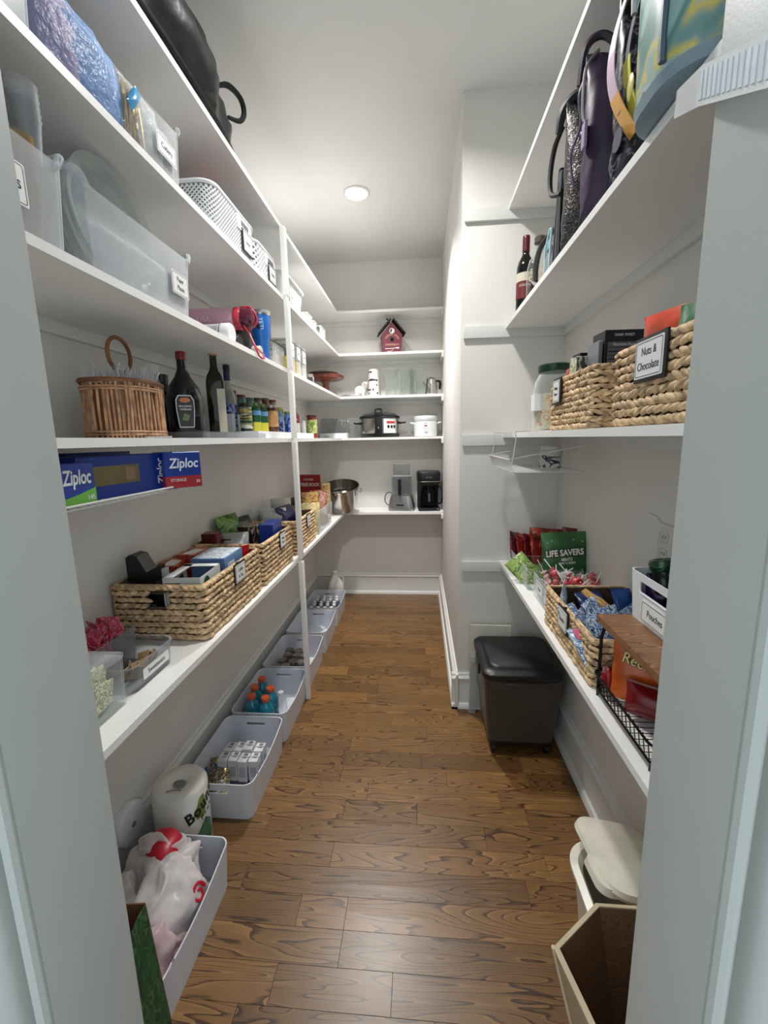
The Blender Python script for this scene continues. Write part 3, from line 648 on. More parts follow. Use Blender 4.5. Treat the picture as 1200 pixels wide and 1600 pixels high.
m = MB(); m.loft([arch(.0255, -.052, .047, .0026), arch(.0255, -.052, .047, .0034)], M=M_); lb = m.obj('label_face', P('label_black', (22, 24, 22), .4), t, smooth=0)
m = MB(); m.lathe([(.016, 0), (.016, .0008)], seg=20, ey=.5, M=M_ @ Matrix.Translation((0, .034, .0035))); m.obj('orange_crest', P('crest_orange', (200, 110, 50), .4), t)
m = MB(); m.prism([(-.012, -.03), (.005, -.034), (.012, -.015), (-.005, -.008)], .0035, .004, M=M_); m.obj('green_leaf_print', P('leaf_print', (96, 116, 66), .4), t)
er = M_.to_euler()
text('BALSAMIC', .0085, CARD, t, tuple((M_ @ Vector((0, .014, .0036)))), er); text('VINEGAR', .0085, CARD, t, tuple((M_ @ Vector((0, .004, .0036)))), er)
bottle('dark_bottle', 'second dark bottle with a black cap partly behind the broad black one', 'bottle', (-.93, 1.52, zt), [(.04, 0), (.044, .01), (.044, .14), (.035, .17), (.02, .19), (.02, .2)], P('black_glass', ()), (.198, .225), .022, BLACK)
bottle('dark_bottle', 'small bottle with black flat flip cap between black and green bottles', 'bottle', (-.92, 1.70, zt), [(.03, 0), (.034, .01), (.034, .11), (.025, .15), (.015, .17), (.012, .2)], CLEAR('pale_glass', (210, 214, 200), .25, .1), (.2, .215), .021, BLACK, band=(.0345, .02, .08, CARD))
t = thing('oil_bottle', 'tall dark green square oil bottle with a cork stopper', 'bottle', (-.82, 1.705, zt), 25)
GG = CLEAR('olive_glass', (90, 110, 40), .8, .06, (24, 30, 8))
m = MB(); m.loft([[(x*k_, y*k_, z) for x, y, _ in rr(.034, .034, .01, k=4)] for z, k_ in ((0, .95), (.004, 1), (.215, 1), (.24, .85), (.262, .5), (.275, .4), (.32, .38))]); m.obj('bottle_body', GG, t)
m = MB(); m.loft([[(x*k_, y*k_, z) for x, y, _ in rr(.0325, .0325, .01, k=4)] for z, k_ in ((.003, 1), (.13, 1))]); m.obj('oil_fill', P('dark_oil', (14, 16, 6), .3), t)
m = MB(); m.lathe([(.0125, .318), (.017, .322), (.017, .345), (.016, .348)], seg=16); m.obj('cork_stopper', P('cork', (196, 164, 106), .7, var=.15, vs=80), t)
m = MB(); m.box(.0346, 0, .02, .0008, .058, .17, 0); m.box(0, -.0346, .02, .03, .0008, .17, 0, M=Matrix.Translation((.02, 0, 0))); m.obj('paper_label', PRINT('oil_label', ((206, 200, 176), (214, 208, 186), (150, 170, 80), (198, 190, 160)), 14, sc=(1, 1, .6)), t, smooth=0)
t = bottle('vinegar_bottle', 'clear bottle with navy neck foil, blue label and black cap', 'bottle', (-.87, 1.93, zt), [(.028, 0), (.032, .008), (.032, .16), (.026, .2), (.0145, .24), (.0135, .3)], CLEAR('pale_glass', ()), (.298, .322), .0155, BLACK, band=(.0325, .03, .15, PRINT('navy_label', ((28, 40, 104), (40, 52, 128), (150, 160, 200), (34, 44, 110)), 20)))
m = MB(); m.lathe([(.0155, .255), (.0145, .3)], seg=20, c0=False, c1=False); m.obj('neck_foil', P('navy_foil2', (30, 30, 84), .3), t)
# ---- stepped rack of jars
t = thing('tiered_jar_rack', 'white low stepped rack under the rows of jars on the second shelf', 'rack', (-.86, 2.40, ZL2))
m = MB(); m.box(.08, 0, 0, .11, 1.02, .033, .002); m.obj('front_step', WHITE, t)
m = MB(); m.box(-.055, 0, 0, .15, 1.02, .112, .002); m.obj('rear_step', WHITE, t)
zj, zk = ZL2+.033, ZL2+.112
DG = P('jar_darkgreen', (22, 48, 26), .12); GOLD = P('gold_lid', (196, 176, 110), .3, .7); DKL = P('dark_lid', (46, 40, 36), .35); WLID = P('white_lid', (214, 214, 210), .35)
jar('olive_jar', 'dark green jar with white and gold label, nearest in the front jar row', 'jar', (-.80, 1.945, zj), .027, .128, DG, DKL, PRINT('lab_a', ((206, 204, 190), (26, 76, 46), (196, 176, 110), (24, 70, 44)), 14, sc=(.2, .2, 3)), (.1, .85))
for i, y in enumerate((2.045, 2.14)):
    t = thing('lemon_juice_bottle', ('dark green and yellow squeeze bottle, second from the navy-necked bottle', 'dark green and yellow squeeze bottle directly beside the brown sauce jar')[i], 'bottle', (-.79, y, zj), 30, 'green juice bottles')
    m = MB(); m.loft([rr(.02, .026, .01, z) for z in (0, .1)]+[rr(.017, .02, .009, .115), rr(.01, .01, .008, .122)]); m.obj('body', P('bottle_green', (24, 84, 52), .3), t)
    m = MB(); m.loft([rr(.0207, .0267, .01, z) for z in (.003, .045)], False, False); m.obj('yellow_band', P('band_yellow', (218, 212, 70), .4), t)
    m = MB(); m.loft([rr(.0206, .0266, .01, z) for z in (.078, .1)], False, False); m.obj('blue_band', P('band_blue', (110, 170, 214), .4), t)
    m = MB(); m.lathe([(.011, .12), (.011, .138)], seg=14); m.obj('cap', P('cap_green', (120, 150, 50), .4), t)
    m = MB(); m.lathe([(.008, 0), (.008, .001)], seg=14, M=Matrix.Translation((.021, 0, .07)) @ Matrix.Rotation(R(90), 4, 'Y')); m.obj('peach_emblem', P('peach', (214, 160, 130), .4), t)
BRN = P('jar_brown', (92, 48, 26), .15)
jar('sauce_jar', 'brown sauce jar with tan label and silver lid in the front jar row', 'jar', (-.78, 2.24, zj), .033, .14, BRN, P('silver_lid', (190, 186, 176), .3, .7), PRINT('lab_tan', ((190, 140, 90), (206, 160, 108), (150, 96, 60), (200, 150, 100)), 10), (.2, .78))
NB = PRINT('lab_navy', ((26, 44, 120), (40, 70, 150), (120, 160, 210), (24, 40, 110)), 20)
jar('blue_can', 'blue jar with light blue shoulder, nearer of the two before the post', 'jar', (-.79, 2.37, zj), .027, .13, P('jar_blue', (84, 130, 180), .3), P('lid_green', (120, 140, 60), .4), NB, (.02, .66))
jar('blue_can', 'blue jar closest to the white post in the front jar row', 'jar', (-.76, 2.465, zj), .025, .12, P('jar_blue', ()), P('lid_green', ()), NB, (.02, .7))
for i, (y, h_, b_, l_, lb_) in enumerate(((2.05, .12, P('jar_mauve', (120, 90, 92), .2), DKL, 'spice jar with a dark lid, nearest on the rear step'), (2.16, .11, P('jar_teal', (70, 104, 96), .2), P('lid_maroon', (96, 34, 30), .35), 'teal jar with a maroon lid on the rear step'),
        (2.27, .105, P('jar_teal2', (84, 128, 116), .2), P('lid_teal', (60, 110, 96), .4), 'teal jar with a teal lid on the rear step'), (2.39, .115, P('jar_grey', (110, 104, 92), .2), DKL, 'grey brown jar under the shadow on the rear step'),
        (2.51, .125, BRN, P('lid_tan', (110, 90, 70), .4), 'brown jar with a tan lid on the rear step'), (2.63, .125, P('jar_amber', (140, 110, 80), .2), P('lid_maroon', ()), 'amber jar with a maroon lid on the rear step'), (2.76, .09, P('jar_olive', (120, 124, 60), .2), GOLD, 'olive jar with a gold lid at the far end of the rear step'))):
    jar('spice_jar', lb_, 'jar', (-.915, y, zk), .032, h_, b_, l_)
t = bottle('ketchup_bottle', 'red and white bottle with black cap just past the white post', 'bottle', (-.80, 2.74, zj), [(.024, 0), (.027, .006), (.027, .07), (.026, .11), (.012, .135)], P('sauce_red', (150, 26, 26), .2), (.134, .16), .011, BLACK, band=(.0275, .0, .065, P('lab_white', (220, 216, 214), .4)))
text("Ys", .022, CARD, t, (.012, -.0262, .088), FNY, cyl=.027)
jar('seasoning_tub', 'small white tub between the red bottle and green-labelled jar', 'jar', (-.775, 2.84, zj), .016, .085, P('lab_white', ()), WLID)
jar('salsa_jar', 'red salsa jar with a green label standing on the shelf past the rack', 'jar', (-.755, 2.985, ZL2), .037, .16, P('salsa', (120, 42, 26), .15), P('lid_brown', (84, 34, 28), .35), PRINT('lab_green', ((180, 180, 110), (200, 200, 140), (110, 140, 60), (190, 186, 120)), 16), (.22, .8))
# ---- wire basket hung under the second shelf with bag boxes
WIRE = P('white_wire', (214, 214, 212), .35)
def wire_basket(label, x0, x1, y0, y1, ztop, zb, s, lip=.03):
    """under-shelf basket: hooks over the board; s=+1 open side faces +x"""
    t = thing('under_shelf_basket', label, 'wire basket', (0, 0, zb)); d = ztop-zb
    m = MB(); fx = x1 if s > 0 else x0; bxk = x0 if s > 0 else x1
    n_ = int(abs(y1-y0)/.028)
    for i in range(n_+1):
        y = y0+(y1-y0)*i/n_; m.tube([(bxk, y, .1), (bxk, y, 0), (fx, y, 0), (fx+s*.4*lip, y, lip)], .0013, 4)
    stuff(m.obj('grid_wires', WIRE, t))
    m = MB(); m.tube([(fx+s*.4*lip, y0, lip), (fx+s*.4*lip, y1, lip), (bxk, y1, .1), (bxk, y0, .1)], .0028, 6, True); m.obj('rim_wire', WIRE, t)
    m = MB(); m.tube([(fx, y0, 0), (fx, y1, 0), (bxk, y1, 0), (bxk, y0, 0)], .002, 6, True); m.obj('base_wire', WIRE, t)
    for y in (y0, y1):
        m = MB(); m.tube([(fx+s*.008, y, .03), (fx-s*.005, y, d-.01), (fx-s*.002, y, d+.012), (fx-s*.002, y, d+.0235), (bxk, y, d+.0235)], .0026, 6); m.obj('hook_wire', WIRE, t)
    return t
wire_basket('white wire basket hooked under the left shelf, holding blue boxes', -.95, -.69, .70, 1.15, 1.495, 1.372, 1, .008)
BLUE = P('bag_box_blue', (22, 58, 150), .35); GRN = P('bag_box_green', (104, 172, 66), .4); LOGO = P('logo_white', (235, 238, 240), .4); RED = P('bag_box_red', (176, 40, 48), .4)
def zbox(label, loc, rz, ly, h, strip, word, sub, dx=.09):
    t = thing('bag_box', label, 'box', loc, rz, 'blue bag boxes in the wire basket')
    b_ = carton('box_body', dx, ly, h, BLUE, t)
    return t
t = zbox('blue bag box with a green swoosh, at the left end of the wire basket', (-.745, .765, 1.376), 2, .19, .088, None, '', '')
text('Ziploc', .042, LOGO, t, (.0456, .045, .058), FX, shear=.15, bold=.02, sx=.7)
m = MB(); m.prism([(-.094, 0), (.094, 0), (.094, .034), (.05, .024), (0, .016), (-.094, .012)], 0, .0006, M=Matrix.Translation((.0452, 0, .0005)) @ Matrix.Rotation(R(90), 4, 'Z') @ Matrix.Rotation(R(90), 4, 'X')); m.obj('green_swoosh', GRN, t, smooth=0)
text('SANDWICH', .013, LOGO, t, (.0462, -.03, .010), FX, sx=.9); text('145', .015, LOGO, t, (.0462, .078, .014), FX)
t = zbox('long blue bag box with a brass-toned panel, right of the green-swoosh box', (-.765, 1.005, 1.376), -5, .29, .098, None, '', '', .08)
m = MB(); m.box(.0405, -.04, .03, .0008, .15, .045); m.obj('brass_panel', P('brass_panel', (122, 112, 76), .35, .3), t)
text('Ziploc', .034, LOGO, t, (.0412, .115, .05), (Matrix.Rotation(R(90), 4, 'Z') @ Matrix.Rotation(R(90), 4, 'X') @ Matrix.Rotation(R(90), 4, 'Z')).to_euler(), shear=.1, bold=.02, sx=.8)
m = MB(); m.box(.0411, .005, .038, .0004, .03, .03); m.obj('panel_print', P('panel_print', (150, 120, 96), .4), t)
t = thing('bag_box', 'blue and red storage bag box, its end turned to the aisle', 'box', (-.70, 1.175, 1.376), -40, 'blue bag boxes in the wire basket')
carton('box_body', .09, .10, .1, BLUE, t)
m = MB(); m.box(.0453, 0, .001, .0008, .098, .032); m.box(0, -.0503, .001, .088, .0008, .032); m.obj('red_band', RED, t)
text('Ziploc', .038, LOGO, t, (.0462, .002, .068), FX, shear=.15, bold=.02, sx=.8); text('STORAGE', .012, LOGO, t, (.046, -.015, .022), FX, sx=.8); text('30', .012, LOGO, t, (.046, .038, .016), FX)
boxthing('brown_box', 'dark brown flat box lying behind the blue boxes in the wire basket', 'box', .08, .28, .075, P('brown_card', (70, 46, 40), .5), (-.885, .86, 1.376), (0, 0, 0))
boxthing('blue_lid_box', 'second blue flat box lying behind the brass-panelled one', 'box', .06, .2, .105, BLUE, (-.865, 1.06, 1.376), (0, 0, -6))
# ================================================================ third shelf (top at 1.867)
t = frosted_bin('frosted bin with gold plastic cups, nearest the door on the middle shelf', .27, .32, .155, (-.83, .725, ZL3), ['Cups'], .02, lsize=.03, cw=.075, ch=.07)
GC = CLEAR('gold_cup', (253, 246, 228), .16, .12, (228, 200, 156)); CC = CLEAR('clear_cup', (251, 252, 253), .12, .06, (228, 232, 236))
def cupstack(label, loc, n, mat, step=.0085, r=.036, rot=(0, 0, 0)):
    t = thing('cup_stack', label, 'cups', loc, rot=rot)
    base = None
    for i in range(n):
        if base is None:
            m = MB(); m.lathe([(r*.68, 0), (r*.95, .078), (r, .08), (r*1.03, .082), (r*.97, .083), (r*.92, .079), (r*.66, .002)], seg=20, c0=True, c1=False); base = m.obj('cup', mat, t); o = base
        else: o = base.copy(); C.objects.link(o)
        o.location = (0, 0, i*step)
    return t
cupstack('stack of gold-tinted plastic cups in the frosted bin nearest the door', (-.732, .818, ZL3+.006), 13, GC, .0085, .030)
cupstack('stack of clear cups rising out of the frosted bin nearest the door', (-.725, .838, ZL3+.15), 6, CC, .011, .026)
cupstack('second stack of gold-tinted plastic cups deeper in the frosted bin', (-.83, .80, ZL3+.006), 10, GC)
cupstack('third stack of gold-tinted plastic cups toward the door jamb', (-.75, .70, ZL3+.006), 11, GC)
# plates bin
frosted_bin('large frosted bin of clear round plates, middle of the left middle shelf', .30, .44, .16, (-.845, 1.135, ZL3), ['Paper', 'Plates'], .14, lsize=.018, cw=.085, ch=.062)
for i, (x, r_, z, lb_) in enumerate(((-.78, .158, .165, 'front clear round platter standing on edge in the large frosted bin'), (-.81, .16, .165, 'second clear round platter standing on edge in the large frosted bin'), (-.845, .162, .166, 'third clear round platter standing on edge in the large frosted bin'), (-.875, .162, .166, 'rear clear round platter standing on edge in the large frosted bin'))):
    m = MB(); m.lathe([(.001, .004), (r_*.72, .004), (r_*.8, .0), (r_*.96, .022), (r_, .024), (r_, .027), (r_*.95, .026), (r_*.8, .006), (.001, .008)], seg=48)
    o = m.obj('round_platter', CLEAR('platter_plastic', (248, 250, 249), .16, .12, (212, 218, 216)), None, (x, 1.12+.02*i, ZL3+z), (0, R(84), 0)); tag(o, lb_, 'platter', 'round platters in the large frosted bin')
pack('cellophane_bag', 'crinkled clear cellophane bag in front of the round platters', 'bag', .3, .13, .05, CLEAR('cellophane', (246, 249, 250), .18, .1, (220, 225, 228), bd=.02), (-.735, 1.13, ZL3+.008), (0, 0, 90), 41)
pack('cellophane_bag', 'folded clear bag beside the label inside the large frosted bin', 'bag', .12, .1, .05, CLEAR('cellophane', ()), (-.735, 1.26, ZL3+.008), (0, 0, 80), 42)
# drink bottles
def lying(profile, name, mat, parent):
    m = MB(); m.lathe(profile, seg=28, M=Matrix.Rotation(R(90), 4, 'Y')); return m.obj(name, mat, parent)
PK = CLEAR('pink_bottle', (250, 222, 232), .8, .15, (236, 184, 206))
t = thing('water_bottle', 'pink clear water bottle with red cap lying toward the aisle', 'bottle', (-.985, 1.87, 2.025), 4)
lying([(.036, 0), (.043, .006), (.045, .1), (.045, .19), (.038, .2)], 'body', PK, t)
lying([(.04, .196), (.0465, .2), (.0465, .222), (.044, .226)], 'cap_ring', P('coral_cap', (190, 50, 66), .3), t)
lying([(.043, .226), (.044, .25), (.036, .272), (.018, .282), (.001, .284)], 'cap', CLEAR('smoky_pink', (130, 50, 80), .6, .1, (110, 44, 66)), t)
m = MB(); m.tube([(.23, 0, .046), (.262, 0, .044), (.285, 0, .015), (.285, 0, -.02), (.25, 0, -.045)], .005, 6, sm=5); m.obj('cap_loop', P('coral_cap', ()), t)
text('USA', .03, P('print_palepink', (236, 206, 216), .4), t, (.075, -.0455, -.012), FNY, bold=.02)
m = MB(); m.tube([(-.74, 1.85, 1.985), (-.715, 1.84, 1.95), (-.69, 1.81, 1.91), (-.672, 1.80, 1.872), (-.668, 1.81, 1.855), (-.668, 1.84, 1.85), (-.668, 1.87, 1.855), (-.675, 1.885, 1.875), (-.70, 1.87, 1.90), (-.72, 1.855, 1.95), (-.742, 1.86, 1.985)], .0035, 6)
tag(m.obj('red_lanyard', P('lanyard_red', (178, 40, 58), .5)), 'thin red lanyard loop hanging from the pink bottle over the shelf edge', 'lanyard')
t = thing('water_bottle', 'dark grey bottle lying under the pink bottle', 'bottle', (-.985, 1.80, ZL3+.042), 0)
lying([(.034, 0), (.04, .006), (.04, .19), (.03, .21)], 'body', P('slate_bottle', (52, 62, 64), .3), t); lying([(.03, .21), (.033, .212), (.033, .24), (.03, .245)], 'cap', BLACK, t)
t = thing('water_bottle', 'clear bottle with a broad white lid facing the aisle', 'bottle', (-.95, 1.63, ZL3+.037), 0)
lying([(.03, 0), (.034, .006), (.034, .2), (.033, .205)], 'body', CLRF, t); lying([(.034, .205), (.0365, .208), (.0365, .245), (.034, .25), (.001, .252)], 'cap', WHITE, t); lying([(.037, .212), (.037, .216)], 'seal_ring', SILV, t)
t = thing('small_bottle', 'small plum bottle with a white screw lid at the shelf edge', 'bottle', (-.80, 1.895, ZL3+.024), 0)
lying([(.018, 0), (.021, .004), (.021, .07), (.019, .075)], 'body', P('plum_plastic', (66, 28, 66), .35), t); lying([(.021, .075), (.0225, .078), (.0225, .108), (.02, .112), (.001, .113)], 'cap', P('pearl_lid', (204, 204, 196), .3), t)
t = thing('shaker_bottle', 'black flip-lid shaker bottle leaning behind the blue tumbler', 'bottle', (-.80, 1.985, ZL3), 0)
m = MB(); m.lathe([(.03, 0), (.034, .005), (.036, .12), (.036, .13)], seg=24); m.obj('body', CLEAR('smoke_bottle', (120, 124, 124), .45, .15, (80, 84, 84)), t)
m = MB(); m.lathe([(.038, .13), (.039, .165), (.032, .185)], seg=24); m.box(.02, 0, .16, .05, .03, .035, .006); m.obj('lid', BLACK, t)
m = MB(); m.tube([(-.03, 0, .17), (-.01, 0, .225), (.03, 0, .22), (.06, .0, .18), (.075, .0, .14)], .01, 8, sm=5); m.obj('carry_handle', BLACKG, t)
t = thing('tumbler', 'tall bright blue insulated tumbler with a clear lid', 'tumbler', (-.755, 2.095, ZL3), 0)
BT = P('tumbler_blue', (24, 104, 190), .3, coat=.3)
m = MB(); m.lathe([(.032, 0), (.034, .004), (.035, .11), (.045, .125), (.0475, .23)], seg=36); m.obj('body', BT, t)
m = MB(); m.lathe([(.048, .228), (.048, .243), (.04, .246)], seg=36); m.obj('lid', CLEAR('tumbler_lid', (200, 210, 215), .4, .08), t)
m = MB(); m.lathe([(.0482, .222), (.0482, .230)], seg=36, c0=False, c1=False); m.obj('steel_rim', STEEL, t)
a_ = math.atan2(-2.0, .755)
text('YETI', .028, P('print_sky', (200, 224, 240), .4), t, (.049*math.cos(a_)*.96, .049*math.sin(a_)*.96, .18), (R(90), R(90), a_+R(90)), sx=1)
# clear box with dark rim
t = thing('snap_box', 'clear storage box with dark lid rim behind the white post', 'box', (-.85, 2.30, ZL3), 0)
tub(.11, .11, .135, .003, .015, .97).obj('tub', GLASS, t)
m = MB(); m.loft([rr(.113, .113, .016, .135), rr(.113, .113, .016, .142), rr(.10, .10, .016, .148)]); m.obj('lid', GLASS, t)
m = MB(); m.tube([(x, y, .137) for x, y, _ in rr(.113, .113, .016)], .0035, 6, True); m.obj('lid_seal', BLACK, t)
m = MB(); m.box(0, 0, .005, .19, .19, .09, .02); m.crumple(.012, 25, 3); tag(stuff(m.obj('mixed_snacks', PRINT('mixed_snack', ((150, 134, 128), (190, 180, 176), (110, 90, 84), (170, 150, 146)), 40), None, (-.85, 2.30, ZL3))), 'mixed small packets filling the dark-rimmed clear box', 'snacks')
for i, (y, c, hf, lb_) in enumerate(((2.43, P('fill_yellow', (206, 176, 70), .6, var=.15, vs=60), .095, 'nearest of three clear canisters past the post, half full of yellow food'), (2.555, P('fill_yellow', ()), .09, 'middle one of the three clear canisters past the post'), (2.675, P('fill_pale', (190, 192, 196), .6), .075, 'farthest of three clear canisters past the post, with pale contents'))):
    t = thing('food_canister', lb_, 'canister', (-.765, y, ZL3), 0, 'tall clear food canisters')
    tub(.06, .055, .175, .003, .01, .98).obj('canister_body', GLASS, t)
    m = MB(); m.loft([rr(.061, .056, .01, .175), rr(.061, .056, .01, .188), rr(.05, .045, .01, .192)]); m.obj('lid', GLASS, t)
    m = MB(); m.tube([(x, y_, .177) for x, y_, _ in rr(.0615, .0565, .01)], .0022, 6, True); m.obj('lid_seal', P('grey_seal', (90, 92, 92), .5), t)
    m = MB(); m.loft([rr(.055, .05, .01, .005), rr(.056, .051, .01, hf)]); m.obj('contents', c, t)
    card(t, (.0605, 0, .135), FX, .06, .07, [('Corn', 'Flour', 'Sugar')[i]], .016, line=False)
t = jar('small_jar', 'tiny jar with a white square label at the edge past the canisters', 'jar', (-.72, 2.86, ZL3), .022, .065, GLASS, P('silver_lid', ()))
m = MB(); m.box(.0225, -.004, .012, .001, .034, .036); m.obj('square_label', CARD, t)
# ---- wooden cake stands in the corner
MAH = WOOD('mahogany', ((112, 50, 32), (70, 28, 18), (130, 66, 42)), sx=3, sy=16, sz=16, rough=.3, coat=.2)
t = thing('cake_stand', 'reddish wooden pedestal cake stand in the far corner of the middle shelf', 'cake stand', (-.80, 3.72, ZL3), 0)
t.scale = (.95, .95, 1.45)
m = MB(); m.lathe([(.075, 0), (.078, .008), (.05, .018), (.032, .04), (.028, .07), (.038, .09), (.06, .098)], seg=36); m.obj('pedestal', MAH, t)
m = MB(); m.lathe([(.14, .098), (.165, .104), (.168, .118), (.16, .122)], seg=48); m.obj('plate', MAH, t)
m = MB(); m.lathe([(.10, 0), (.125, .004), (.128, .02), (.12, .024), (.03, .026)], seg=48); tag(m.obj('wooden_board', P('walnut_dark', (74, 36, 28), .35), None, (-.82, 3.72, ZL3+.178)), 'dark round wooden board stacked on the pedestal cake stand', 'board')
m = MB(); m.lathe([(.06, 0), (.09, .006), (.105, .016), (.107, .018), (.1, .016), (.06, .004)], seg=48); tag(m.obj('white_plate', WHITE, None, (-.625, 3.80, ZL3)), 'flat white plate lying at the inner corner of the middle shelf', 'plate')
# cow figurine
POR = P('porcelain', (226, 222, 218), .18); 
t = thing('cow_figurine', 'white porcelain cow creamer beside the spotted canister', 'figurine', (-.52, 3.84, ZL3), -8)
m = MB(); m.ball(0, 0, .06, .055, .036, .042, 3); m.ball(.045, -.01, .1, .03, .028, .034, 2); m.ball(.062, -.03, .112, .02, .024, .018, 2)
for x, y in ((-.03, -.018), (-.03, .018), (.03, -.018), (.03, .018)): m.tube([(x, y, .05), (x, y, 0)], [.016, .013], 10)
b_ = m.bm; o = m.obj('body', POR, t); md = o.modifiers.new('r', 'REMESH'); md.mode = 'VOXEL'; md.voxel_size = .005; md.use_smooth_shade = True
m = MB(); m.ball(.038, -.02, .13, .005, .012, .008, 1, M=None); m.obj('ear', POR, t); m = MB(); m.ball(.066, .0, .132, .005, .012, .008, 1); m.obj('ear', POR, t)
m = MB(); m.ball(.078, -.048, .108, .008, .005, .006, 1); m.obj('muzzle', P('pink_muzzle', (196, 150, 140), .3), t)
for x in (.055, .074): m = MB(); m.ball(x, -.05, .12, .0025, .0025, .003, 1); m.obj('eye', BLACK, t)
t = thing('spotted_canister', 'tall white porcelain canister with black farm motifs', 'canister', (-.398, 3.84, ZL3), 0)
m = MB(); m.lathe([(.05, 0), (.053, .006), (.047, .1), (.046, .2), (.049, .225), (.042, .235)], seg=36); m.obj('canister_body', POR, t)
for i in range(22):
    a = rd.uniform(-2.6, -.5); z = rd.choice((.03, .06, .10, .14, .145, .21)); r_ = .0535-.03*min(z, .1)*2*.5 if z < .1 else .0485
    m = MB(); m.ball(r_*math.cos(a)*.98, r_*math.sin(a)*.98, z, .007+.004*rd.random(), .003, .005+.006*rd.random(), 1); m.obj('painted_motif', BLACK, t)
# glass vases
def vase(label, x, y, prof, ey=1):
    t = thing('glass_vase', label, 'vase', (x, y, ZL3), 0, 'glass vases on the back shelf'); m = MB(); inn = [(max(.001, r-.003), z+(.006 if i == 0 else 0)) for i, (r, z) in enumerate(prof)][::-1]
    m.lathe(prof+inn, seg=36, c1=False); m.obj('vase_glass', CLEAR('vase_glass', (250, 252, 251), .05, .03, (225, 232, 230)), t); return t
vase('flared clear glass vase just right of the white canister', -.245, 3.84, [(.05, 0), (.052, .01), (.045, .08), (.05, .16), (.078, .235)])
vase('straight clear glass vase in the middle of the vase row', -.125, 3.85, [(.06, 0), (.062, .01), (.05, .09), (.055, .17), (.062, .232)])
vase('slim cylindrical glass vase behind the middle vase', -.055, 3.90, [(.03, 0), (.03, .225)])
vase('square-shouldered glass vase nearest the coffee percolator', .01, 3.82, [(.048, 0), (.05, .01), (.05, .215), (.053, .222)])
t = thing('percolator', 'small silver percolator with a black handle at the right end', 'coffee pot', (.105, 3.83, ZL3), 0)
m = MB(); m.lathe([(.054, 0), (.056, .004), (.046, .1), (.041, .128)], seg=36); m.obj('pot_body', STEEL, t)
m = MB(); m.lathe([(.042, .128), (.042, .133), (.03, .145), (.008, .152)], seg=30); m.obj('lid', STEEL, t)
m = MB(); m.lathe([(.007, .15), (.01, .162), (.006, .172)], seg=14); m.obj('glass_knob', GLASS, t)
m = MB(); m.tube([(.04, 0, .12), (.068, 0, .118), (.078, 0, .1), (.074, 0, .05)], [.006, .009, .011, .009], 8, sm=5); m.obj('handle', BLACKG, t)
m = MB(); m.tube([(-.042, 0, .09), (-.062, 0, .105), (-.066, 0, .118)], [.012, .008, .006], 8); m.obj('spout', STEEL, t)
# ---- back of second shelf: silverware box, slow cooker, small white cooker
t = thing('cutlery_caddy', 'white box with a clear dome holding steel cutlery, left of the slow cooker', 'caddy', (-.765, 3.85, ZL2), 0)
m = MB(); tub(.125, .08, .045, .004, .012, .97).obj('tray', WHITE, t)
m = MB(); m.loft([[(x, y, .045) for x, y, _ in rr(.12, .076, .02)], [(x, y, .13) for x, y, _ in rr(.12, .076, .02)], [(x*.93, y*.9+.005, .175) for x, y, _ in rr(.12, .076, .02)]]); m.obj('dome_lid', GLASSG, t)
text('cutlery', .018, P('print_grey', (120, 120, 120), .5), t, (-.06, -.081, .02), FNY)
for i in range(5):
    m = MB(); m.tube([(0, 0, 0), (.002, 0, .07), (.001, 0, .10)], [.003, .0035, .004], 6); m.ball(0, 0, .125, .011, .004, .024, 2)
    o = m.obj('steel_spoon', STEEL, None, (-.69+i*.014+(-.07 if i > 3 else 0), 3.80, ZL2+.008), (.1, rd.uniform(.05, .22), 0)); tag(o, 'steel spoon standing upright in the clear-domed cutlery box', 'spoon', 'spoons in the domed box')
t = thing('tumbler_glass', 'plain glass tumbler behind the left handle of the slow cooker', 'glass', (-.60, 3.88, ZL2)); m = MB(); m.lathe([(.032, 0), (.034, .003), (.038, .12), (.036, .12), (.031, .006), (.001, .006)], seg=24, c1=False); m.obj('glass_body', GLASS, t)
t = thing('slow_cooker', 'oval stainless slow cooker with black lid and red sticker on the back shelf', 'slow cooker', (-.352, 3.84, ZL2), 0)
ck = lambda a, b, z: [(a*math.cos(2*PI*i/48), b*math.sin(2*PI*i/48), z) for i in range(48)]
m = MB(); m.loft([ck(.165, .115, .03), ck(.172, .12, .10), ck(.17, .118, .165)]); m.obj('steel_band', STEEL, t)
m = MB(); m.loft([ck(.165, .118, 0), ck(.172, .124, .008), ck(.172, .124, .034)]); m.obj('base', BLACK, t)
m = MB(); m.loft([ck(.176, .124, .163), ck(.182, .128, .168), ck(.178, .125, .182), ck(.15, .1, .196)]); m.obj('rim', BLACK, t)
m = MB(); m.loft([ck(.162, .11, .188), ck(.14, .095, .206), ck(.08, .05, .22), ck(.01, .01, .223)]); m.obj('glass_lid', CLEAR('lid_glass', (150, 154, 154), .4, .05, (90, 92, 92)), t)
m = MB(); m.box(0, -.118, .02, .068, .02, .165, .006); m.obj('control_column', BLACK, t)
m = MB(); m.lathe([(.017, 0), (.016, .012), (.012, .016)], seg=20, M=Matrix.Translation((0, -.128, .075)) @ Matrix.Rotation(R(90), 4, 'X')); m.obj('dial', BLACKG, t)
m = MB(); m.box(0, -.146, .076, .003, .002, .014); m.obj('dial_mark', CARD, t)
m = MB(); m.box(0, -.12, .18, .06, .03, .035, .006); m.tube([(-.026, -.12, .2), (-.026, -.1, .235), (0, -.09, .243), (.026, -.1, .235), (.026, -.12, .2)], .008, 8, sm=5); m.obj('lid_clip', BLACK, t)
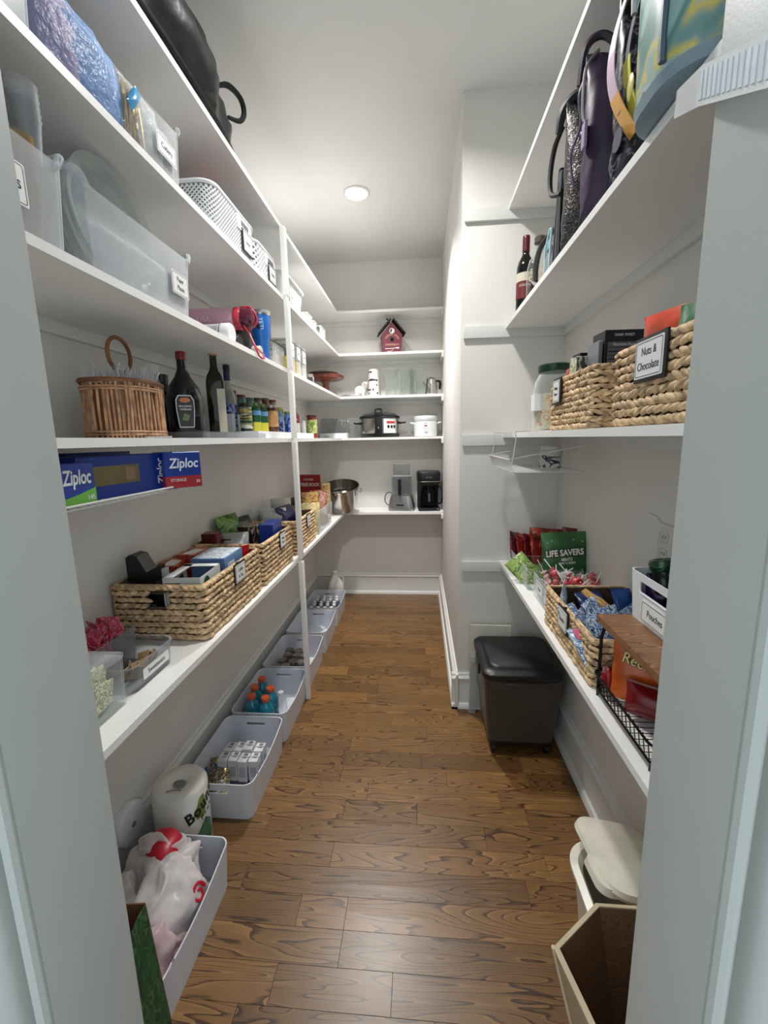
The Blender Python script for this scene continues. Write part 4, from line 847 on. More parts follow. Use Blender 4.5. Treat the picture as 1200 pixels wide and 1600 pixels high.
for s in (-1, 1): m = MB(); m.loft([rr(.012, .03, .008, z) for z in (0, .014)], M=Matrix.Translation((s*.178, 0, .12))); m.loft([rr(.03, .022, .01, z) for z in (0, .013)], M=Matrix.Translation((s*.205, 0, .118)) @ Matrix.Rotation(s*R(-8), 4, 'Y')); m.obj('side_handle', BLACK, t)
m = MB(); m.sheet(lambda u, v: (.171*math.cos(-PI/2+.26+.72*u)*1.003, .119*math.sin(-PI/2+.26+.72*u)*1.02, .036+.122*v), 8, 2); m.obj('sticker_sheet', CARD, t)
m = MB(); m.sheet(lambda u, v: (.171*math.cos(-PI/2+.42+.52*u)*1.008, .119*math.sin(-PI/2+.42+.52*u)*1.028, .118+.02*v), 8, 2); m.obj('red_header', P('sticker_red', (196, 60, 58), .4), t)
for k_ in range(3):
    a = -PI/2+.50+k_*.18; m = MB(); m.ball(.173*math.cos(a), .122*math.sin(a), .092, .013, .003, .014, 2); m.obj('round_pictogram', BLACK, t)
t = thing('rice_cooker', 'small white round cooker with side ears at the right end of the second shelf', 'cooker', (.055, 3.84, ZL2), 0)
m = MB(); m.lathe([(.094, 0), (.1, .006), (.103, .12), (.1, .128)], seg=40); m.obj('body', WHITE, t)
m = MB(); m.lathe([(.096, .128), (.101, .134), (.103, .165), (.1, .176), (.06, .18), (.001, .18)], seg=40); m.obj('crock_rim', WHITE, t)
for s in (-1, 1): m = MB(); m.prism([(s*.095, .105), (s*.135, .118), (s*.135, .128), (s*.095, .124)], -.018, .018, M=Matrix.Rotation(R(90), 4, 'X')); m.obj('ear_handle', WHITE, t)
m = MB(); m.lathe([(.014, 0), (.012, .01)], seg=20, M=Matrix.Translation((0, -.1, .05)) @ Matrix.Rotation(R(90), 4, 'X')); m.obj('dial', WHITE, t)
m = MB(); m.box(0, -.1035, .088, .022, .002, .009, .0008); m.obj('red_badge', P('badge_red', (150, 50, 50), .4), t)
text('OFF LOW HIGH', .006, P('print_grey', ()), t, (0, -.1040, .072), FNY); text('cooker', .008, P('print_grey', ()), t, (0, -.1045, .115), FNY)
# ---- birdhouse on the back of the fourth shelf
t = thing('birdhouse', 'garnet red wooden birdhouse with black roof on the back shelf', 'birdhouse', (-.236, 3.84, ZL4), 10)
GA = P('garnet_paint', (112, 46, 60), .5)
m = MB(); m.prism([(-.074, 0), (.074, 0), (.088, .155), (0, .255), (-.088, .155)], -.055, .055, M=Matrix.Rotation(R(90), 4, 'X')); o = m.obj('body', GA, t, smooth=0)
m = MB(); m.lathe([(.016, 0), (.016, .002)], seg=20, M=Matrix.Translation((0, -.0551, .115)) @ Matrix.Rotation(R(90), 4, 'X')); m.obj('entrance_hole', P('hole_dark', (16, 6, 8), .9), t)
for s in (-1, 1): m = MB(); m.box(0, 0, 0, .158, .145, .012, .001, M=Matrix.Translation((s*.058, 0, .2175)) @ Matrix.Rotation(s*R(48.6), 4, 'Y')); m.obj('roof_board', P('roof_black', (34, 28, 28), .6), t)
m = MB(); m.lathe([(.022, 0), (.022, .001)], seg=24, M=Matrix.Translation((0, -.0555, .185)) @ Matrix.Rotation(R(90), 4, 'X')); m.obj('white_emblem', CARD, t)
m = MB(); m.prism([(-.014, -.01), (-.004, -.014), (-.002, .006), (.004, .012), (-.008, .016), (-.015, .004)], 0, .0006, M=Matrix.Translation((0, -.057, .185)) @ Matrix.Rotation(R(90), 4, 'X')); m.obj('emblem_profile', BLACK, t, smooth=0)
GLD = P('print_gold', (200, 160, 130), .5)
for i, ch_ in enumerate('FLORIDA STATE'):
    a = R(152-i*(124/12)); text(ch_, .021, GLD, t, (.058*math.cos(a), -.0556, .098+.058*math.sin(a)), (R(90), R(-(math.degrees(a)-90)), 0), bold=.02)
text('UNIVERSITY', .022, GLD, t, (0, -.0556, .073), FNY, sx=1.02, bold=.02)
m = MB(); m.tube([(-.06, -.057, .04), (0, -.057, .042), (.035, -.057, .048)], .0028, 6); m.ball(.045, -.057, .047, .02, .003, .007, 1); m.obj('spear_print', CARD, t)
m = MB(); m.tube([(-.045, -.057, .018), (-.015, -.057, .018), (.01, -.057, .034)], .0018, 5); m.obj('feather_print', CARD, t)
m = MB(); m.tube([(0, 0, .245), (-.02, 0, .27), (-.03, 0, .285)], .003, 6); m.ball(-.033, 0, .29, .01, .01, .01, 1); m.obj('hanger_bead', BLACK, t)
# ================================================================ fourth shelf (top at 2.218)
frosted_bin('clear frosted bin of ivory cups at the very top left by the door', .27, .27, .16, (-.83, .735, ZL4), None)
for i, (x, y) in enumerate(((-.735, .80), (-.735, .71), (-.82, .80))): cupstack(('stack of ivory cups nearest the camera in the topmost cup bin', 'stack of ivory cups by the jamb in the topmost cup bin', 'stack of ivory cups at the back of the topmost cup bin')[i], (x, y, ZL4+.006), 9, CLEAR('ivory_cup', (250, 246, 232), .25, .12, (222, 210, 176)))
BLB = CLEAR('blue_bag', (196, 214, 238), .5, .4, (128, 160, 208), bd=.012)
o = pouch(.31, .24, .11, 51, amp=.010).obj('blue_film_bag', BLB, None, (-.77, 1.04, ZL4+.004), (R(0), 0, R(92))); tag(o, 'translucent blue and lilac plastic bag slumped over the fourth shelf', 'bag')
pack('purple_roll', 'dark plum folded plastic tablecloth behind the blue bag', 'tablecloth', .16, .3, .05, P('plum_film', (110, 44, 110), .3), (-.86, .99, ZL4+.004), (0, -6, 92), 52)
pack('lilac_bag', 'pale lilac crinkled bag nearest the ivory cups', 'bag', .16, .22, .09, CLEAR('lilac_film', (226, 220, 236), .4, .4, (188, 182, 210), bd=.012), (-.76, .955, ZL4+.004), (0, 0, 85), 53)
pack('cyan_packet', 'bright cyan ribbon-like packet on the far edge of the blue bag', 'packet', .025, .07, .015, P('cyan_foil', (30, 150, 206), .2), (-.716, 1.155, ZL4+.115), (0, 35, 88), 54)
frosted_bin('clear bin of cutlery with a white label, beside the blue bag', .27, .21, .15, (-.83, 1.255, ZL4), ['Cutlery'], .015, mat=CLR, lsize=.02, cw=.09, ch=.05, tabs=(1,))
pack('cellophane_bag', 'crinkled clear bag of cutlery standing in the labelled cutlery bin', 'bag', .19, .22, .08, CLEAR('cellophane', ()), (-.76, 1.25, ZL4+.006), (0, 0, 90), 55)
pack('cellophane_bag', 'crinkled clear bag rising at the far end of the cutlery bin', 'bag', .09, .17, .07, CLEAR('cellophane', ()), (-.745, 1.32, ZL4+.006), (0, 0, 85), 56)
GM = P('gold_metal', (214, 176, 104), .2, 1)
for i in range(12):
    m = MB(); m.tube([(0, 0, 0), (.002, 0, .08), (.001, 0, .13)], [.0025, .003, .004], 6); m.ball(0, 0, .15, .011, .004, .022, 1)
    o = m.obj('gold_spoon', GM, None, (-.76+rd.uniform(-.03, .02), 1.205+i*.007, ZL4+.03+rd.uniform(0, .02)), (rd.uniform(-.15, .15), rd.uniform(-.1, .1), rd.uniform(0, 3))); tag(o, 'gold plastic spoon in the clear bag of the cutlery bin', 'spoon', 'gold spoons in the cutlery bin')
def open_weave_bin(label, lx, ly, h, loc, pitch, seedy):
    t = thing('white_lattice_basket', label, 'basket', loc, 0, 'white lattice baskets')
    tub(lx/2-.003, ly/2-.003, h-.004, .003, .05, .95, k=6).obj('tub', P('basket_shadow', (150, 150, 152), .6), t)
    # raised lattice: diagonal ribs both ways round the wall, one joined part
    m = MB(); path = [Vector(p) for p in rr(lx/2, ly/2, .05, k=6)]; path.append(path[0]); sg = [(b-a).length for a, b in zip(path, path[1:])]; L_ = sum(sg)
    def at(s):
        s %= L_
        for a, b, l in zip(path, path[1:], sg):
            if s <= l: return a+(b-a)*(s/l)
            s -= l
        return path[0]
    n_ = int(L_/pitch)
    for d in (-1, 1):
        for i in range(n_):
            pts = []
            for k_ in range(8):
                f = k_/7; p = at(i*L_/n_+d*f*h*.9); q = .955+.045*f; pts.append((p.x*q, p.y*q, .012+f*(h-.03)))
            m.tube(pts, pitch*.2, 4)
    stuff(m.obj('lattice', WHITE, t))
    m = MB(); 
    for z, k_, r_ in ((h-.008, 1.0, .007), (.008, .955, .006)): m.tube([(x*k_, y*k_, z) for x, y, _ in rr(lx/2, ly/2, .05, k=6)], r_, 8, True)
    m.obj('rim_band', WHITE, t)
    m = MB(); m.box(lx/2+.001, ly*.18, h-.065, .008, .13, .05, .003); m.obj('handle_panel', WHITE, t)
    m = MB(); m.box(lx/2+.0035, ly*.18, h-.045, .006, .07, .018, .002); m.obj('handle_slot', P('slot_grey', (120, 120, 120), .7), t)
    card(t, (lx/2+.004, ly*.22, h*.5-.012), FX, .085, .07, ['Snacks'], .018, BLACK)
    return t
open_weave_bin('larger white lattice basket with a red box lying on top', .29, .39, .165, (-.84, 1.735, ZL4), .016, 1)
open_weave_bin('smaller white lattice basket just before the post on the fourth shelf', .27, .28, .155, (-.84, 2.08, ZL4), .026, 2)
t = thing('red_flat_box', 'flat red box lying across the larger white lattice basket', 'box', (-.86, 1.78, ZL4+.166), 8)
carton('box_body', .2, .15, .03, P('box_red', (150, 24, 30), .4), t)
m = MB(); m.box(-.075, -.0755, .009, .028, .001, .012); m.obj('pale_tab', P('tab_pink', (226, 190, 186), .5), t); text('cookie', .014, P('tab_pink', ()), t, (.005, -.0757, .012), FNY)
m = MB(); m.box(.07, -.0755, .004, .045, .001, .022); m.obj('food_print', PRINT('food_print', ((190, 130, 80), (120, 40, 30), (210, 170, 110)), 60), t)
t = thing('rimmed_tub', 'white deep plastic tub with a broad rolled rim, just past the post', 'bin', (-.835, 2.52, ZL4))
tub(.135, .19, .16, .003, .03, .88, rim=.012, k=6).obj('tub', P('milk_plastic', (206, 208, 208), .3), t); card(t, (.129, -.04, .07), FX, .07, .06, ['Bags'], .014)
for i, (y, w_, h_, lb_) in enumerate(((2.87, .15, .085, 'nearest small white box beyond the rimmed tub'), (3.02, .1, .08, 'second small white box beyond the rimmed tub'), (3.13, .07, .07, 'grey metal clip tin between small white boxes'), (3.27, .17, .10, 'farthest small white box near the shelf corner'))):
    t = thing('small_box', lb_, 'box', (-.765, y, ZL4)); mt_ = P('clip_grey', (120, 118, 112), .4, .5) if i == 2 else P('milk_plastic', ())
    tub(.06, w_/2-.004, h_, .003, .015, .94, rim=.004).obj('tub', mt_, t)
    m = MB(); m.box(0, 0, .004, .1, w_-.03, h_*.6, .01); m.obj('folded_contents', P('paper_pale', (206, 204, 200), .7), t)
# ---- black nylon bag on the top shelf
NYL = P('black_nylon', (10, 10, 14), .36, var=.2, vs=8, bd=.012, bs=9, spec=.35)
t = thing('duffel_bag', 'large shiny black duffel bag lying along the top left shelf', 'bag', (-.84, 1.46, ZL5))
m = MB(); rings = []
for i in range(61):
    f = i/60; y = -.56+1.00*f; e = math.sin(PI*min(1, max(0, (f*.94+.05))))**.45
    hgt = (.30 if f > .3 else .24+.2*f)*(1-.12*f); wd = .165
    ring = []
    for k_ in range(40):
        a = 2*PI*k_/40; ca, sa = math.cos(a), math.sin(a)
        x = wd*e*math.copysign(abs(ca)**.7, ca); z = hgt/2*(1+math.copysign(abs(sa)**.75, sa))*(.35+.65*e)
        p = Vector((x, y, z)); rg = 1-abs(noise.noise(Vector((p.x*9, p.y*5+p.z*4, p.z*9))))*2; x += rg*.014*ca; z += rg*.014*sa; n_ = noise.noise_vector(p*7); n2 = noise.noise_vector(Vector((p.x*30, p.y*6, p.z*30)))
        ring.append((x+n_.x*.03+n2.x*.014, y+n_.y*.02, max(.0, z+n_.z*.025+n2.z*.014)))
    rings.append(ring)
m.loft(rings); m.obj('bag_body', NYL, t, smooth=75)
m = MB(); m.ball(.06, -.38, .36, .10, .16, .08, 3); m.crumple(.02, 12, 5); m.obj('bunched_top', NYL, t, smooth=75)
m = MB(); m.tube([(.10, .30, .25), (.12, .36, .29), (.14, .42, .29), (.145, .44, .25), (.13, .42, .21), (.10, .38, .20)], [.007, .011, .011, .011, .009, .007], 5, sm=5); m.obj('web_handle', P('black_web', (18, 18, 20), .7), t)
m = MB(); m.tube([(.155, -.4, .02), (.16, -.1, .03), (.155, .2, .025), (.12, .42, .02)], .008, 8, sm=5); m.obj('piping', NYL, t)
# ================================================================ FLOOR, left: row of white scoop bins
def floor_bin(label, y0, y1, h=.165, wx=.29, xc=-.815):
    ln = y1-y0; hx, hy = wx/2, ln/2
    t = thing('scoop_bin', label, 'bin', (xc, (y0+y1)/2, 0), 0, 'white scoop bins on the floor')
    m = MB(); a, b = [], []; k = 5
    # outline with extra points along the aisle side so that the rim can dip and notch there
    def ring(sx, sy, r, z, dip):
        pts = []
        side = [(sx, q*(sy-r)) for q in (-1, -.86, -.80, -.765, -.73, -.6, -.3, 0, .3, .6, .85, 1)]
        for cx, cy, a0 in ((1, 1, 0), (-1, 1, 90), (-1, -1, 180), (1, -1, 270)):
            for i in range(k+1):
                an = R(a0+90*i/k); pts.append([cx*(sx-r)+r*math.cos(an), cy*(sy-r)+r*math.sin(an), z])
        for x, y in side[1:-1]: pts.append([x, y, z])
        if dip:
            for p in pts:
                q = p[1]/sy
                if p[0] > sx-r*.5:
                    d = .022*max(0, math.sin(PI*min(1, max(0, (q+.95)/1.75))))**1.0
                    if abs(q+.765*(sy-r)/sy) < .02: d += .022
                    elif abs(q+.80*(sy-r)/sy) < .02: d -= .004
                    p[2] -= d
        return [tuple(p) for p in pts]
    out0 = ring(hx*.93, hy*.95, .03, 0, 0); out1 = ring(hx, hy, .035, h, 1)
    in1 = ring(hx-.004, hy-.004, .033, h, 1); in0 = ring(hx*.93-.004, hy*.95-.004, .028, .005, 0)
    m.loft([out0, out1, in1, in0]); o = m.obj('tub', BINW, t)
    cut(o, [(0, -hy+.004, h-.045, .09, .05, .014), (0, hy-.004, h-.045, .09, .05, .014)])
    return t
BINS = ((.77, 1.19), (1.405, 1.825), (1.845, 2.265), (2.285, 2.705), (2.74, 3.15), (3.18, 3.60))
for (a, b), lb_ in zip(BINS, ('white floor bin nearest the door, full of plastic shopping bags', 'white floor bin of small drink cartons, just past the paper towel roll', 'white floor bin holding blue drinks with orange caps', 'white floor bin of silver-topped cans behind the post', 'white floor bin with a few clear bottles, second from the back wall', 'white floor bin of white-capped bottles, farthest from the door')):
    floor_bin(lb_, a, b, xc=-.815 if a > 1.3 else -.80)
# bin 1 contents: shopping bags
def crumpled(name, label, loc, rx, ry, rz, mat, seed, amp=.03, sc=9, cat='bag', group=None, rot=(0, 0, 0)):
    m = MB(); m.ball(0, 0, rz, rx, ry, rz, 5)
    for v in m.bm.verts:
        p = v.co; n1 = noise.noise_vector(p*sc+Vector((seed, 0, 0))); rd_ = 1-2*abs(noise.noise(p*sc*1.6+Vector((0, seed, 3)))); d = (p-Vector((0, 0, rz))).normalized()
        v.co = p+n1*amp+d*(rd_-.5)*amp*.9+d*(.5-abs(noise.noise(p*sc*4+Vector((seed, 5, 1)))))*amp*.35; v.co.z = max(.002, v.co.z)
    o = m.obj(name, mat, None, loc, rot, smooth=80); return tag(o, label, cat, group)
SBAG = CLEAR('shopping_bag_film', (246, 240, 240), .62, .3, (232, 226, 226), bd=.001)
PBAG = CLEAR('pink_bag_film', (246, 232, 234), .6, .3, (226, 196, 200), bd=.001)
crumpled('shopping_bag', 'white plastic shopping bag heaped at the far side of the nearest bin', (-.83, 1.05, .03), .115, .11, .10, SBAG, 3, .03)
b1 = crumpled('shopping_bag', 'white plastic shopping bag with a red spiral print on its aisle side', (-.765, .99, .03), .085, .12, .105, SBAG, 7, .022)
m = MB(); pts = [(0, .024*math.cos(a)*(1-.09*a), .03*math.sin(a)*(1-.09*a)) for a in [i*.35 for i in range(24)]]; m.tube(pts, .005, 6); m.obj('red_spiral_print', P('print_red', (190, 30, 52), .35), b1, (.093, .02, .13), (0, R(-25), R(-15)))
crumpled('shopping_bag', 'pinkish translucent shopping bag pressed against the bin front', (-.745, .87, .01), .075, .1, .085, PBAG, 11, .025)
crumpled('shopping_bag', 'white shopping bag spilling over the wall side of the nearest bin', (-.90, .93, .04), .06, .13, .10, SBAG, 13, .03)
b2 = crumpled('shopping_bag', 'rolled plastic bag with a red printed band on top of the heap', (-.845, 1.10, .185), .075, .045, .032, SBAG, 17, .014, 14, rot=(0, R(12), R(10)))
m = MB(); m.ball(0, 0, .035, .058, .05, .0335, 4); m.crumple(.012, 14, 17); m.obj('red_band', P('print_red', ()), b2, (.012, -.008, .003), (.05, 0, 0))
# ---- carton at the very front
t = thing('green_carton', 'open cardboard carton with dark green grass-print side, by the left jamb', 'box', (-.742, .665, 0), 0, rot=(0, R(-4), R(3)))
GRASS = PRINT('grass_print', ((26, 70, 40), (34, 86, 48), (20, 56, 34), (60, 96, 56), (24, 66, 38)), 26, sc=(1, 1, .35), rough=.6)
KR = P('kraft_board', (104, 66, 44), .85, var=.12)
m = MB(); m.box(.1315, 0, 0, .003, .19, .37, .0005); m.obj('side_panel', GRASS, t, smooth=0)
m = MB(); m.prism([(-.095, .37), (.095, .37), (.095, .432), (.06, .43)], -.0015, .0015, M=Matrix.Translation((.1315, 0, 0)) @ Matrix.Rotation(R(90), 4, 'Z') @ Matrix.Rotation(R(90), 4, 'X')); m.obj('torn_flap', GRASS, t, smooth=0)
m = MB(); m.box(0, .0965, 0, .265, .003, .435, .0005); m.obj('far_panel', KR, t, smooth=0)
m = MB(); m.box(-.1315, 0, 0, .003, .19, .40, .0005); m.box(0, -.0965, 0, .265, .003, .37, .0005); m.box(0, 0, 0, .26, .19, .003); m.obj('carton_shell', KR, t, smooth=0)
m = MB(); m.box(-.03, .02, .003, .1, .1, .33, .01); tag(m.obj('paper_packet', P('kraft_light', (150, 120, 92), .7), None, (-.742, .665, .0)), 'tan paper packet standing inside the green carton', 'packet')
# ---- paper towels
t = thing('paper_towel_roll', 'wrapped roll of paper towels standing on the floor between white bins', 'paper towels', (-.885, 1.29, 0), 0)
m = MB(); m.lathe([(.086, 0), (.094, .008), (.095, .14), (.094, .265), (.084, .278), (.05, .279), (.03, .272), (.018, .262), (.001, .26)], seg=48)
for v in m.bm.verts: v.co += Vector(noise.noise_vector(v.co*14))*.003
m.obj('wrapped_roll', P('towel_wrap', (222, 219, 214), .35, var=.03, bd=.002, bs=22), t, smooth=60)
m = MB(); m.lathe([(.023, .2715), (.021, .2725)], seg=20, ey=.7); m.obj('core_shadow', P('core_grey', (130, 128, 122), .8), t)
m = MB(); m.tube([(-.02, -.05, .281), (.0, -.045, .283), (.03, -.04, .281)], .002, 5); m.obj('wrap_seam', P('core_grey', ()), t)
ph = R(-38)
def onroll(pts2, r, z0, name, mat):
    m = MB(); n_ = len(pts2); c = [sum(p[0] for p in pts2)/n_, sum(p[1] for p in pts2)/n_]
    rings = []
    for f in (1, .8, .6, .4, .2, .02): rings.append([(r*math.cos(ph+(c[0]+(p[0]-c[0])*f)/r), r*math.sin(ph+(c[0]+(p[0]-c[0])*f)/r), z0+c[1]+(p[1]-c[1])*f) for p in pts2])
    m.loft(rings, False, True); return m.obj(name, mat, t)
onroll([(.012, .17), (.045, .16), (.06, .20), (.05, .25), (.03, .245), (.015, .21)], .0958, 0.0, 'green_leaf_print', P('leaf_green', (128, 150, 66), .4, var=.2, vs=30))
onroll([(.0, .05), (.06, .03), (.09, .06), (.08, .12), (.05, .15), (.02, .12), (-.005, .09)], .0957, 0.0, 'teal_leaf_print', P('leaf_teal', (70, 120, 96), .4, var=.35, vs=30))
def rollchar(ch_, size, s_, z, mat, bold):
    a = ph+s_/.0965; M_ = Matrix.Rotation(a+R(90), 4, 'Z') @ Matrix.Rotation(R(90), 4, 'X') @ Matrix.Rotation(R(20), 4, 'Z')
    text(ch_, size, mat, t, (.0972*math.cos(a), .0972*math.sin(a), z), M_.to_euler(), bold=bold, shear=.1, sx=.8)
for i, ch_ in enumerate('Bounty'): rollchar(ch_, .062, -.012+.027*i, .188+.012*i, INK, .035)
for i, ch_ in enumerate('Plus'): rollchar(ch_, .028, .035+.015*i, .162+.007*i, P('plus_green', (40, 80, 50), .4), .02)
# ---- round white cable plate low on the left wall
t = thing('white_roll', 'round white disc on the wall low by the left door jamb', 'wall plate', (XL+.001, 1.185, .20), 0)
m = MB(); m.lathe([(.07, 0), (.072, .02), (.066, .03), (.012, .034), (.008, .028), (.001, .028)], seg=40, M=Matrix.Rotation(R(90), 4, 'Y')); m.obj('disc', WHITE, t)
m = MB(); m.lathe([(.009, .029), (.009, .0345)], seg=12, M=Matrix.Rotation(R(90), 4, 'Y')); m.obj('centre_hole', P('core_grey', ()), t)
# ---- bin 2: drink cartons and pouches
CW = P('carton_white', (218, 217, 218), .4); CP = P('carton_plum', (66, 62, 92), .4)
c0 = None
for r_ in range(2):
    for k_ in range(4):
        loc = (-.875+k_*.046, 1.60+r_*.062+.004*(k_ % 2), .007+(.012 if (r_, k_) == (1, 2) else 0)); rz = (0, 0, rd.uniform(-.06, .06))
        if c0 is None:
            c0 = thing('drink_carton', '', 'carton', loc, 0, 'drink cartons'); carton('carton_body', .041, .056, .118, CW, c0)
            m = MB(); m.box(0, 0, 0, .0418, .0568, .018); m.obj('purple_base_print', CP, c0)
            m = MB(); m.box(.004, .008, .1178, .018, .03, .0008); m.obj('grey_top_print', P('print_grey', ()), c0)
            m = MB(); m.box(0, -.0283, .04, .026, .0008, .05); m.box(.0208, 0, .03, .0008, .03, .06); m.obj('grey_side_print', P('print_lightgrey', (178, 178, 184), .5), c0)
            m = MB(); m.box(0, 0, .118, .041, .003, .004); m.obj('top_seam', CW, c0); o = c0
        else: o = dup(c0, loc)
        o.rotation_euler = rz
        o['label'] = 'small white drink carton, '+('nearest the wall', 'second from the wall', 'third from the wall', 'nearest the aisle')[k_]+(' in the front row' if r_ == 0 else ' in the back row')
POU = PRINT('drink_pouch', ((44, 52, 88), (150, 130, 60), (60, 40, 44), (190, 180, 150), (90, 60, 40), (50, 90, 130)), 34, metal=.5, rough=.25)
for i, (x, y, z, a, b, lb_) in enumerate(((-.865, 1.52, .05, -60, 20, 'shiny printed drink pouch lying tilted in front of the drink cartons'), (-.83, 1.50, .02, -75, 60, 'second printed drink pouch under the tilted one'), (-.895, 1.49, .01, -20, 75, 'printed drink pouch standing by the near wall corner of the bin'), (-.80, 1.48, .008, -80, 100, 'grey foil pouch lying flat near the hand slot'))):
    pack('drink_pouch', lb_, 'pouch', .085, .12, .025, POU, (x, y, z), (a, 0, b), 60+i)
# ---- bin 3: blue sports drinks
t0 = None
for i, (x, y, lb_) in enumerate(((-.88, 1.94, 'nearest to the wall in the front pair'), (-.80, 1.925, 'nearest to the aisle in the front pair'), (-.895, 2.02, 'wall-side bottle of the second pair'), (-.805, 2.01, 'aisle-side bottle of the second pair'), (-.885, 2.10, 'rearmost bottle by the wall'))):
    if t0 is None:
        t0 = thing('sports_drink', '', 'bottle', (x, y, .007), 0, 'blue sports drinks')
        m = MB(); m.lathe([(.03, 0), (.034, .006), (.034, .05), (.030, .062), (.034, .075), (.034, .13), (.026, .155), (.0165, .168), (.0165, .178)], seg=24); m.obj('bottle_body', P('drink_blue', (26, 124, 148), .15, coat=.4), t0)
        m = MB(); m.lathe([(.018, .176), (.0195, .178), (.0195, .194), (.018, .197)], seg=24); m.obj('orange_cap', P('cap_orange', (214, 92, 46), .4), t0)
        m = MB(); m.lathe([(.0345, .078), (.0345, .122)], seg=24, c0=False, c1=False); m.obj('paper_label', PRINT('drink_label', ((24, 110, 140), (60, 150, 170), (30, 100, 130), (180, 200, 206)), 24), t0); o = t0
    else: o = dup(t0, (x, y, .007))
    o['label'] = 'blue sports drink with orange cap, '+lb_; o.scale = (1.12, 1.12, 1)
t = thing('water_bottle', 'clear ribbed water bottle beside the blue drinks', 'bottle', (-.745, 2.0, .007)); m = MB(); m.lathe([(.028, 0), (.031, .01), (.029, .04), (.031, .07), (.029, .1), (.026, .13), (.013, .155), (.013, .165)], seg=20); m.obj('bottle_body', CLR, t); m = MB(); m.lathe([(.015, .163), (.015, .178)], seg=16); m.obj('cap', WHITE, t)
# ---- bin 4: cans
t0 = None
for i, (x, y) in enumerate(((-.90, 2.36), (-.83, 2.35), (-.885, 2.43), (-.815, 2.425), (-.755, 2.40), (-.875, 2.50), (-.80, 2.495), (-.745, 2.475), (-.88, 2.57), (-.81, 2.565))):
    if t0 is None:
        t0 = thing('drink_can', '', 'can', (x, y, .007), 0, 'silver-topped cans'); 
        m = MB(); m.lathe([(.026, 0), (.032, .008), (.033, .1), (.028, .114), (.0275, .118)], seg=24); m.obj('can_body', P('can_body', (120, 112, 110), .3, .4), t0)
        m = MB(); m.lathe([(.0278, .116), (.028, .12), (.0255, .12), (.024, .1155), (.001, .1155)], seg=24); m.obj('can_lid', STEEL, t0)
        m = MB(); m.box(.004, 0, .1156, .018, .01, .0015, .0005); m.obj('pull_tab', STEEL, t0); o = t0
    else: o = dup(t0, (x, y, .007+(.01 if i % 3 == 1 else 0)), (rd.uniform(-.08, .08), rd.uniform(-.08, .08), rd.uniform(0, 6)))
    o['label'] = 'silver-topped drink can in the bin crossed by the white post'
# ---- bin 5: clear bottles, bin 6: white-capped bottles
for i, (x, y, z, ry) in enumerate(((-.83, 2.90, .03, 80), (-.76, 2.86, .03, 95), (-.80, 2.98, .075, 70), (-.88, 2.84, .03, 88))):
    t = thing('clear_bottle', ('clear bottle lying across the bin second from the back wall', 'clear bottle lying nearest the aisle in that second-from-back bin', 'clear bottle propped up highest in the second-from-back bin', 'clear bottle lying by the wall in the second-from-back bin')[i], 'bottle', (x, y, z), rot=(R(ry), 0, R(30*i)))
    m = MB(); m.lathe([(.028, -.06), (.031, -.05), (.029, -.02), (.031, .01), (.026, .05), (.013, .075)], seg=18); m.obj('bottle_body', CLEAR('bottle_clear', (250, 251, 252), .15, .08), t)
    m = MB(); m.lathe([(.015, .074), (.015, .09)], seg=14); m.obj('cap', WHITE, t)
t0 = None
for r_ in range(5):
    for k_ in range(4):
        loc = (-.90+k_*.056+.01*(r_ % 2), 3.25+r_*.058, .007)
        if t0 is None:
            t0 = thing('capped_bottle', '', 'bottle', loc, 0, 'white-capped bottles'); 
            m = MB(); m.lathe([(.023, 0), (.026, .005), (.026, .08), (.016, .11), (.012, .12)], seg=16); m.obj('bottle_body', P('bottle_slate', (84, 92, 108), .3), t0)
            m = MB(); m.lathe([(.0135, .118), (.0145, .12), (.0145, .138), (.013, .14)], seg=14); m.obj('white_cap', WHITE, t0); o = t0
        else: o = dup(t0, loc)
        o['label'] = 'small slate bottle with a white cap in the farthest floor bin'
# ---- milk jug in the corner
t = thing('plastic_jug', 'translucent white one-gallon jug on the floor in the far corner', 'jug', (-.80, 3.76, 0), 20)
JP = P('jug_plastic', (206, 204, 196), .4)
m = MB(); m.loft([[(x*k_, y*k_, z) for x, y, _ in rr(.075, .075, .03)] for z, k_ in ((0, .92), (.01, 1), (.14, 1), (.19, .85), (.24, .45), (.262, .27), (.275, .26))]); m.obj('jug_body', JP, t)
m = MB(); m.tube([(.02, 0, .25), (.06, 0, .235), (.078, 0, .2), (.07, 0, .14)], .013, 8, sm=5); m.obj('jug_handle', JP, t)
m = MB(); m.lathe([(.022, .272), (.022, .29), (.02, .292)], seg=18); m.obj('cap', WHITE, t)
# ================================================================ FLOOR, right
t = thing('pet_food_bin', 'tall frosted food bin on casters with a black lid, under the right shelf', 'bin', (.470, 1.985, 0), 0)
FB = CLEAR('bin_smoke', (200, 196, 190), .5, .35, (98, 90, 82))
m = MB(); m.loft([rr(.150, .150, .03, .065), rr(.165, .168, .035, .20), rr(.178, .183, .04, .405), rr(.174, .179, .04, .405), rr(.161, .164, .035, .20), rr(.146, .146, .03, .07)]); m.obj('body', FB, t)
m = MB(); m.loft([rr(.144, .144, .03, .072), rr(.158, .16, .035, .22), rr(.168, .172, .035, .37)]); m.obj('food_fill', P('kibble', (74, 62, 52), .9, var=.3, vs=90, bd=.002, bs=90), t)
m = MB(); m.tube([(-.10, -.187, .375), (-.085, -.189, .39), (.10, -.189, .39), (.12, -.187, .37)], .003, 6); m.obj('moulded_ridge', FB, t)
m = MB(); m.loft([rr(.182, .187, .045, .40), rr(.188, .193, .05, .41), rr(.188, .193, .05, .432), rr(.175, .18, .045, .445), rr(.155, .158, .04, .446), rr(.15, .152, .04, .456), rr(.143, .146, .04, .46)]); m.obj('lid', P('lid_black', (20, 20, 21), .4), t)
